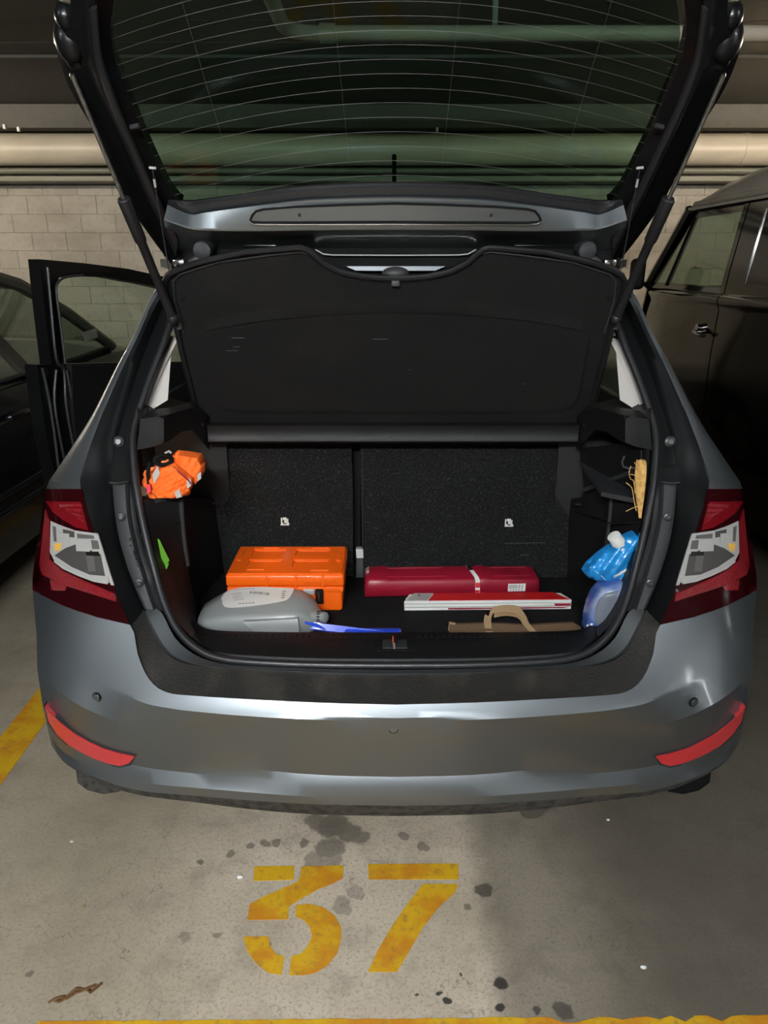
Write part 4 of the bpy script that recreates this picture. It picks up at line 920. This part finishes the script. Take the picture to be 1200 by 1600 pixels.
# brown paper bag folded flat
t = thing('paper_bag', 'folded brown paper bag with paper handle behind the boot sill', 'bag', (.19, 1.69, ZB))
yb_ = 1.69
def pb(px, py): return at(px, py, yb_)
top = [(702, 973), (760, 974), (830, 977), (900, 973), (908, 986)]
rows = []
for px, py, in ((702, 974), (706, 976), (760, 974), (830, 977), (896, 973), (908, 980)):
    p = pb(px, py); rows.append([V((p.x, yb_ - .012, ZB)), V((p.x, yb_ - .010, p.z - .01)), V((p.x, yb_, p.z)), V((p.x, yb_ + .012, p.z - .002)), V((p.x, yb_ + .022, ZB))])
bg = G().loft(rows, close=True, cap=True).build('bag_body', M['kraft'], t, 30)
G().slab([[pb(700, 985), pb(712, 985)], [pb(702, 972), pb(712, 974)]], (0, .004, 0)).build('side_fold', M['kraftlight'], bg)
hl = [(766, 992), (762, 975), (763, 962), (770, 954), (790, 951), (808, 953), (816, 962), (822, 975), (836, 990)]
rows = []
for i, p in enumerate(cr(hl, 4)):
    q = at(p.x, p.y, yb_ - .012 + .010 * math.sin(i / 32 * math.pi)); nx_ = V((.0095, 0, .0)) if i < 10 or i > 22 else V((.003, .003, .0085))
    rows.append([q - nx_, q + nx_])
G().slab(rows, (0, .0015, 0)).build('handle', M['kraftlight'], t)
rows = []
for x_, y_ in cr([(772, 962), (790, 959), (808, 962), (818, 972)], 4):
    q = at(x_, y_, yb_ + .004); rows.append([q + V((0, 0, .008)), q - V((0, 0, .006))])
G().slab(rows, (0, .0015, 0)).build('handle', M['kraftlight'], t)
# blue pouch with a white cap, bottle below it (right side pocket)
yp = 1.69
t = thing('blue_pouch', 'glossy blue refill pouch with a white cap in the right corner', 'pouch', (.56, 1.76, .70))
PO_ = [(913, 896), (920, 885), (938, 869), (955, 857), (970, 846), (985, 838), (1000, 833), (1004, 850), (998, 880), (985, 908), (970, 909), (950, 909), (932, 908), (920, 903)]
def pil(x, y):
    d = 1e9
    for i in range(len(PO_)):
        a, b = V(PO_[i - 1]), V(PO_[i]); ab = b - a; k = max(0, min(1, (V((x, y)) - a).dot(ab) / ab.length_squared)); d = min(d, (V((x, y)) - a - ab * k).length)
    return at(x, y, yp - .028 * math.sqrt(min(d, 26) / 26) + .004 * math.sin(x * .31 + y * .22) + .003 * math.sin(x * .13 - y * .4))
pg = G().patch(PO_, pil, (0, .03, 0), 5).build('pouch_body', M['pouch'], t, 70)
q = at(972, 856, yp - .004); e = at(960, 839, yp - .012)
d_ = (e - q).normalized(); cpp = G().tube([q, q + d_ * .02, q + d_ * .021, e + d_ * .004, e + d_ * .005], [.0135, .0135, .018, .0165, .012], 16).build('pouch_cap', M['white'], t, label='white cap')
for px, py, a in ((962, 898, 30), (972, 892, 26), (968, 904, 34)):
    G().slab([[pil(px - 4, py + 2) + V((0, -.002, 0)), pil(px + 9, py - 5) + V((0, -.002, 0))], [pil(px - 3, py + 5) + V((0, -.002, 0)), pil(px + 9, py - 1) + V((0, -.002, 0))]], (0, .001, 0)).build('pouch_print', M['white'], pg)
G().tube([pil(x, y) + V((0, -.001, 0)) for x, y in ((922, 886), (930, 892), (940, 900), (946, 906))], .0013, 5).build('pouch_seam', M['pouchlight'], pg)
t = thing('blue_bottle', 'transparent blue patterned bottle standing under the blue pouch', 'bottle', (.52, 1.72, ZB))
BO = [(915, 986), (917, 968), (922, 948), (930, 930), (940, 919), (955, 913), (972, 908), (985, 912), (982, 940), (972, 966), (955, 990)]
def pil2(x, y):
    d = 1e9
    for i in range(len(BO)):
        a, b = V(BO[i - 1]), V(BO[i]); ab = b - a; k = max(0, min(1, (V((x, y)) - a).dot(ab) / ab.length_squared)); d = min(d, (V((x, y)) - a - ab * k).length)
    return at(x, y, 1.665 - .022 * math.sqrt(min(d, 20) / 20))
bb = G().patch(BO, pil2, (0, .04, 0), 6).build('bottle_body', M['bottleblue'], t, 70)
G().patch([(930, 950), (936, 936), (946, 927), (966, 922), (962, 944), (950, 966), (932, 977), (928, 966)], lambda x, y: pil2(x, y) + V((0, -.002, 0)), (0, .002, 0), 6).build('bottle_window', M['bottleclear'], bb, 70)
for px, py, mm in ((918, 977, 'white'), (921, 982, 'redreflect'), (924, 975, 'white'), (919, 984, 'white')):
    G().box(pil2(px, py) + V((0, -.002, 0)), (.007, .002, .006), .001, 1).build('bottle_print', M[mm], bb)
# straw hand brush
t = thing('straw_brush', 'straw hand brush hanging upside down in the right pocket', 'brush', (.60, 1.76, .80))
rows = []
yk = 1.68
for px, py, w_ in ((1003, 718, 3), (1002, 724, 8), (1001, 740, 9), (1000, 755, 9), (1000, 775, 7), (1000, 795, 4), (1000, 808, 2)):
    q = at(px, py, yk); r = w_ * .0016; rows.append([q + V((math.cos(a) * r, math.sin(a) * r * .7, 0)) for a in [k * math.pi / 6 for k in range(12)]])
G().loft(rows, close=True, cap=True).build('brush_core', M['straw'], t, 60)
g = G()
for k in range(70):
    f = random.uniform(-1, 1); b0 = at(1000 + random.uniform(-2, 3), 804 + random.uniform(-12, 6), yk - .008); b1 = at(1001 + f * 8.5, 742 + random.uniform(-8, 8), yk - .012 + abs(f) * .006); b2 = at(1001.5 + f * 7.5, 722 + random.uniform(-4, 6), yk - .009 + abs(f) * .006)
    g.tube([b0, b1, b2], .0011, 4)
g.build('straws', M['straw'], t, kind='stuff')
for pts in ([(986, 728), (983, 738), (985, 748), (990, 752), (992, 770)], [(978, 754), (987, 762), (990, 778), (994, 798)], [(978, 799), (986, 795), (996, 791)], [(985, 741), (993, 744), (997, 760)], [(991, 722), (995, 730), (997, 745)]):
    G().tube([at(p.x, p.y, yk - .012) for p in cr(pts, 3)], .0010, 5).build('loose_straw', M['straw'], t)
G().tube([at(1002, 704, yk), at(1002, 722, yk)], .001, 5).build('hanging_thread', M['plastic2'], t)
# orange vest bundled in the left pocket
t = thing('safety_vest', 'crumpled orange safety vest with a black strap in the left pocket', 'vest', (-.60, 1.78, .872))
def lump(cx_, cy_, cz_, rx, ry, rz, seed):
    def fn(d, p):
        n_ = .10 * math.sin(d.x * 5 + seed) * math.sin(d.z * 6 + seed * 2) + .07 * math.sin(d.z * 11 + d.x * 7 + seed) + .05 * math.sin(d.x * 17 - d.z * 13 + d.y * 9)
        return p * (1 + n_)
    return G().ball((cx_, cy_, cz_), (rx, ry, rz), 36, 26, fn)
q = at(262, 752, 1.755); b1 = lump(q.x, q.y, q.z, .058, .055, .050, 1.3)
b1.v = [V((p.x, p.y, max(p.z, .8735))) for p in b1.v]; vb = b1.build('vest_body', M['vest'], t, 60)
VP = [(270, 711), (290, 713), (308, 716), (314, 730), (313, 745), (305, 757), (299, 748), (288, 738), (275, 728), (268, 722)]
def vf(x, y): return at(x, y, 1.742 - .012 * math.sin((x - 268) / 46 * math.pi) + .003 * math.sin(x * .5 + y * .3))
G().patch(VP, vf, (0, .05, .0), 5).build('vest_fold', M['vest'], vb, 60)
VP2 = [(238, 748), (250, 734), (268, 728), (286, 742), (298, 752), (296, 766), (284, 777), (262, 778), (246, 778), (238, 764)]
G().patch(VP2, lambda x, y: at(x, y, 1.705 - .018 * math.sin((x - 238) / 60 * math.pi) + .004 * math.sin(x * .35 - y * .5)), (0, .03, 0), 5).build('vest_fold', M['vest'], vb, 60)
G().tube([at(x, y, 1.689) for x, y in ((270, 729), (282, 740), (294, 750), (299, 757))], .0018, 6).build('vest_seam', M['maroon'], vb)
for i, pl_ in enumerate(([(272, 770), (280, 764), (284, 776), (276, 779)], [(291, 752), (298, 748), (299, 758), (293, 764)], [(238, 742), (246, 728), (250, 740), (241, 756)], [(308, 742), (314, 737), (314, 748), (309, 752)])):
    G().patch(pl_, lambda x, y: at(x, y, (1.686, 1.690, 1.692, 1.728)[i]), (0, .004, 0), 5).build('reflective_tape', M['silver'], vb)
rg = [at(255 + 13 * math.cos(a), 719 + 7.5 * math.sin(a), 1.712 + .012 * math.cos(a)) for a in [k * 2 * math.pi / 18 for k in range(19)]]
G().tube(rg, .0058, 8).build('black_strap', M['black'], t)
G().tube([at(x, y, 1.715) for x, y in ((258, 708), (264, 705), (268, 708))], .003, 6).build('strap_buckle', M['silver'], t)
G().tube([at(x, y, 1.708) for x, y in ((234, 722), (231, 740), (233, 758), (231, 768))], .005, 8).build('black_strap', M['black'], t)
G().patch([(228, 758), (234, 756), (236, 768), (230, 772)], lambda x, y: at(x, y, 1.70), (0, .004, 0), 5).build('pink_tape', mat('pink_tape', (.8, .04, .08), .5), t)
# green sheet sticking out of the lower left pocket
t = thing('green_sheet', 'pointed bright green sheet sticking out of the left side trim', 'sheet', (-.56, 1.72, .66))
G().patch([(246, 842), (249, 843), (258, 862), (265, 876), (262, 879), (264, 881), (260, 890), (257, 885), (258, 892), (253, 878), (249, 858)], lambda x, y: at(x, y, 1.655 + (x - 246) * .0007), (-.001, .003, 0), 4).build('sheet', M['green'], t)
# ---------------------------------------------------------------- sedan on the left
t = thing('black_sedan', 'black sedan parked on the left beyond the open rear door', 'car', (-2.45, 3.2, 0)); sed = t
cxs = -2.47
def sec(y, half, zb, zt, crown, hood=True):
    """right half of a body section at y: side from sill to belt, then the deck to the centre line"""
    pts = [(half - .02, zb), (half, zb + .10), (half + .012, zb + .30), (half + .004, zt - .16), (half - .012, zt - .10), (half - .03, zt - .03), (half - .075, zt), (half * .6, zt + crown * .7), (0, zt + crown)]
    return [V((cxs + x, y, z)) for x, z in pts] + [V((cxs - x, y, z)) for x, z in pts[-2::-1]]
rows = [sec(.55, .70, .32, .86, .03), sec(.60, .80, .28, .92, .04), sec(.8, .845, .25, .95, .05), sec(1.4, .855, .24, .96, .05), sec(2.2, .86, .24, .955, .03), sec(3.0, .86, .24, .95, .03), sec(3.8, .86, .24, .95, .03), sec(4.35, .855, .24, .955, .05), sec(4.6, .85, .25, .945, .07), sec(5.0, .83, .27, .88, .07), sec(5.25, .77, .3, .78, .06), sec(5.34, .70, .35, .62, .04)]
g = G().loft(rows, cap=False); g.add(rows[0], [tuple(range(len(rows[0])))[::-1]]); g.add(rows[-1], [tuple(range(len(rows[-1])))])
body = g.build('body', M['sedan'], t, 35)
# roof and pillars
def rp(s, w_, y, z): return V((cxs + s * w_, y, z))
prof = [(1.35, .97, .74), (1.9, 1.30, .62), (2.3, 1.385, .60), (2.9, 1.405, .60), (3.5, 1.385, .595), (3.8, 1.33, .60)]
G().slab([[rp(x, w_, y, z + .035 * (1 - x * x)) for x in (-1, -.6, 0, .6, 1)] for y, z, w_ in prof[1:]], (0, 0, -.03)).build('roof', M['sedanroof'], t, 50)
def strip(a, b, wd, name='pillar', m='sedan'):
    a, b = V(a), V(b); w2 = V((0, wd / 2, 0)); G().slab([[a - w2, a + w2], [b - w2, b + w2]], (-.03, 0, 0)).build(name, M[m], t)
for s in (1, -1):
    xb = cxs + s * .815; xr = cxs + s * .605
    strip((xb, 3.36, .95), (cxs + s * .60, 3.12, 1.39), .10)
    strip((xb, 2.35, .95), (cxs + s * .61, 2.25, 1.37), .06)
    G().tube([(xb, 4.42, .955), (cxs + s * .70, 4.12, 1.17), (cxs + s * .605, 3.8, 1.33), (cxs + s * .60, 3.5, 1.385), (cxs + s * .605, 2.9, 1.40), (cxs + s * .605, 2.3, 1.38), (cxs + s * .625, 1.9, 1.29), (cxs + s * .77, 1.35, .96)], [.03, .032, .034, .03, .028, .03, .04, .06], 8).build('roof_pillar', M['sedanroof'], t)
    for (y0_, y1_), (q0, q1) in (((2.38, 3.31), (2.28, 3.07)), ((3.41, 4.38), (3.17, 3.80))):
        top1 = 1.385 if y0_ < 3 else 1.34
        G().slab([[V((xb, y0_, .955)), V((xb, y1_, .96))], [V((xr + (0 if y0_ < 3 else 0), q0, 1.375)), V((xr, q1, top1))]], (-s * .005, 0, 0)).build('side_window', M['pane'], t)
    G().tube([(cxs + s * .825, 1.6, .962), (cxs + s * .825, 2.6, .958), (cxs + s * .823, 3.6, .956), (cxs + s * .815, 4.38, .962)], .008, 6).build('window_ledge', M['plastic2'], t)
    for z_, r_ in ((.80, .006), (.52, .012), (.45, .010)):
        G().tube([(cxs + s * (.872 if z_ < .7 else .866), y_, z_ + .0) for y_ in (1.2, 2.2, 3.2, 4.3)], r_, 6).build('side_moulding', M['sedan'], t)
    for y_ in (2.33, 3.40): G().slab([[V((cxs + s * .870, y_ - .003, .3)), V((cxs + s * .870, y_ + .003, .3))], [V((cxs + s * .866, y_ - .003, .85)), V((cxs + s * .866, y_ + .003, .85))]], (-s * .01, 0, 0)).build('door_seam', M['black'], t)
    for y_ in (1.35, 4.55):
        w_ = G().tube([(cxs + s * .66, y_, .30), (cxs + s * .70, y_, .30), (cxs + s * .85, y_, .30), (cxs + s * .872, y_, .30)], [.26, .30, .30, .27], 24).build('tyre', M['tyre'], t); G().disc((cxs + s * .865, y_, .30), (s, 0, 0), .2, .015, 18).build('wheel_rim', M['steel'], w_)
    G().box((cxs + s * .885, 3.05, .82), (.03, .17, .025), .008).build('door_handle', M['sedan'], t)
G().slab([[rp(x, .60, 3.82, 1.34 + .03 * (1 - x * x)) for x in (-1, 0, 1)], [rp(x, .78, 4.42, .985 + .03 * (1 - x * x)) for x in (-1, 0, 1)]], (0, .005, 0)).build('windscreen', M['pane'], t)
G().slab([[rp(x, .60, 1.88, 1.30 + .03 * (1 - x * x)) for x in (-1, 0, 1)], [rp(x, .72, 1.36, .99 + .03 * (1 - x * x)) for x in (-1, 0, 1)]], (0, -.005, 0)).build('rear_window', M['pane'], t)
G().patch([(130, 519), (153, 512), (157, 526), (134, 534)], lambda x, y: atx(x, y, cxs + .79), (-.002, 0, 0), 8).build('window_sticker', M['label'], t)
for s in (-.38, .38):
    o = G().box((cxs + s, 3.35, .80), (.5, .14, .55), .05, 3).build('front_seat', M['seatfab'], t); G().box((cxs + s, 3.36, 1.17), (.26, .09, .16), .035, 3).build('headrest', M['seatfab'], o)
for y_ in (.60, 5.31):
    for s in (-.55, .55): G().box((cxs + s, y_, .72), (.30, .06, .12), .02).build('lamp', M['lampred'] if y_ < 1 else M['lampclear'], t)
# ---------------------------------------------------------------- van on the right
t = thing('black_van', 'black van with a pale dusty roof parked on the right', 'van', (2.45, 2.2, 0))
XV = 1.555; W2 = 2.46   # near side plane, centre line
SIDE = [(.035, .32), (.01, .50), (.0, .72), (-.004, 1.0), (.004, 1.22), (-.004, 1.245), (-.010, 1.262), (-.004, 1.28), (.018, 1.295)]
UP = [(.018, 1.295), (.03, 1.40), (.06, 1.60), (.075, 1.69)]
def vx(s, d): return W2 - s * (W2 - XV - d)
def vside(ys, prof_, name, m, s, th=.02):
    G().slab([[V((vx(s, d + ((y - 4.3) * .12 if y > 4.3 else 0)), y, z)) for d, z in prof_] for y in ys], (s * th, 0, 0)).build(name, M[m], t, 40)
def vup(y, z):   # inset of the upper body at height z
    return interp([(b, a) for a, b in UP], z)
for s in (1, -1):
    vside([-.4, .3, 1.2, 2.4, 3.545], SIDE, 'side_panel', 'van', s)
    vside([3.556, 3.9, 4.2, 4.35, 4.5, 4.62], SIDE, 'front_door', 'van', s)
    # frame above the belt
    vside([-.4, 1.0, 2.0, 2.15], UP, 'rear_quarter', 'van', s)
    for y in ((3.38, 3.545),): vside(list(y), UP, 'door_pillar', 'van', s)
    vside([3.556, 3.60], UP, 'window_frame', 'van', s)
    vside([2.15, 2.6, 3.38], [(vup(0, z), z) for z in (1.295, 1.34)], 'belt_panel', 'van', s); vside([2.15, 2.6, 3.38], [(vup(0, z), z) for z in (1.655, 1.69)], 'cant_rail', 'van', s)
    G().slab([[V((vx(s, vup(0, z) + .004), y, z)) for z in (1.34, 1.655)] for y in (2.15, 3.38)], (s * .005, 0, 0)).build('sliding_window', M['darkpane'] if s > 0 else M['pane'], t)
    # front door window, quarter light, windscreen pillar
    yb0, yt0 = 4.30, 4.13
    G().slab([[V((vx(s, vup(0, 1.32) + .004), y, 1.32)) for y in (3.60, yb0)], [V((vx(s, vup(0, 1.66) + .004), y, 1.66)) for y in (3.60, yt0)]], (s * .005, 0, 0)).build('door_window', M['pane'], t)
    G().slab([[V((vx(s, vup(0, 1.32) + .004), y, 1.32)) for y in (yb0 + .02, 4.52)], [V((vx(s, vup(0, 1.66) + .004), y, 1.66)) for y in (yt0 + .02, 4.19)]], (s * .005, 0, 0)).build('quarter_window', M['pane'], t)
    G().slab([[V((vx(s, vup(0, 1.31)), y, 1.31)) for y in (yb0 - .002, yb0 + .022)], [V((vx(s, vup(0, 1.67)), y, 1.67)) for y in (yt0 - .002, yt0 + .022)]], (s * .02, 0, 0)).build('window_divider', M['black'], t)
    G().slab([[V((vx(s, .02), 3.556, 1.29)), V((vx(s, .02), 4.62, 1.29))], [V((vx(s, .03), 3.556, 1.322)), V((vx(s, .03), 4.58, 1.322))]], (s * .02, 0, 0)).build('window_sill', M['van'], t)
    G().slab([[V((vx(s, .070), 3.556, 1.655)), V((vx(s, .070), 4.22, 1.655))], [V((vx(s, .080), 3.556, 1.70)), V((vx(s, .080), 4.20, 1.70))]], (s * .02, 0, 0)).build('window_head', M['van'], t)
    G().tube([(vx(s, .03), 4.60, 1.30), (vx(s, .075), 4.21, 1.70)], .034, 8).build('windscreen_pillar', M['van'], t)
    G().tube([(vx(s, .058), -.3, 1.722), (vx(s, .058), 2.0, 1.722), (vx(s, .058), 4.12, 1.722), (vx(s, .09), 4.22, 1.70)], .014, 8).build('rain_gutter', M['vandust'], t)
    for y in (3.550,): G().slab([[V((vx(s, d + .006), y - .007, z)) for d, z in SIDE], [V((vx(s, d + .006), y + .007, z)) for d, z in SIDE]], (s * .004, 0, 0)).build('door_seam', M['black'], t)
    # handle
    q = V((vx(s, -.012), 3.66, 1.10)); h = G().tube([q + V((s * .012, .05, .004)), q + V((-s * .018, .05, .006)), q + V((-s * .026, .02, .002)), q + V((-s * .024, -.05, -.004)), q + V((-s * .008, -.062, -.004))], [.012, .013, .010, .009, .008], 10).build('door_handle', M['chrome'], t, label='chrome door handle')
    G().tube([q + V((s * .014, .055, .022)), q + V((-s * .010, .055, .024))], .020, 14).build('lock_button', M['chrome'], h)
    # mirror
    G().box((vx(s, -.13), 4.36, 1.37), (.085, .06, .17), .028, 4).build('mirror', M['plastic'], t); G().tube([(vx(s, -.02), 4.42, 1.30), (vx(s, -.12), 4.37, 1.33)], .012, 8).build('mirror_arm', M['plastic'], t)
    for y in (.55, 3.85):
        w_ = G().tube([(vx(s, .20), y, .33), (vx(s, .18), y, .33), (vx(s, .03), y, .33), (vx(s, .012), y, .33)], [.29, .33, .33, .30], 24).build('tyre', M['tyre'], t); G().disc((vx(s, .016), y, .33), (-s, 0, 0), .21, .012, 18).build('wheel_rim', M['steel'], w_)
    o = G().box((W2 - s * .42, 3.62, .95), (.52, .16, .62), .05, 3).build('front_seat', M['seatfab'], t); G().box((W2 - s * .42, 3.62, 1.36), (.30, .10, .20), .04, 3).build('headrest', M['seatfab'], o)
RO = [(.058, 1.71), (.085, 1.78), (.16, 1.85), (.35, 1.91), (.905, 1.94)]
G().slab([[V((vx(1, d), y, 1.71 + (z - 1.71) * k)) for d, z in RO] + [V((vx(-1, d), y, 1.71 + (z - 1.71) * k)) for d, z in RO[-2::-1]] for y, k in ((-.4, .8), (-.1, 1), (1.5, 1), (3.2, 1), (3.7, .93), (4.0, .72), (4.16, .4), (4.24, .02))], (0, 0, -.015)).build('roof', M['vandust'], t, 50)
G().slab([[V((W2 + x * .83, 4.23 + .05 * (1 - x * x), 1.69)) for x in (-1, -.5, 0, .5, 1)], [V((W2 + x * .87, 4.61 + .08 * (1 - x * x), 1.30)) for x in (-1, -.5, 0, .5, 1)]], (0, .006, 0)).build('windscreen', M['pane'], t)
G().slab([[V((W2 + x * w_, y + .07 * (1 - x * x), z)) for x in (-1, -.5, 0, .5, 1)] for z, y, w_ in ((1.30, 4.61, .885), (1.1, 4.72, .87), (.8, 4.78, .86), (.35, 4.78, .84))], (0, -.02, 0)).build('front_panel', M['van'], t)
G().slab([[V((W2 + x * .87, -.41, z)) for x in (-1, 0, 1)] for z in (.35, 1.3, 1.72)], (0, -.02, 0)).build('tailboard', M['van'], t)
G().box2((XV + .05, -.3, .34), (2 * W2 - XV - .05, 4.6, .42), .02).build('underbody', M['black'], t)
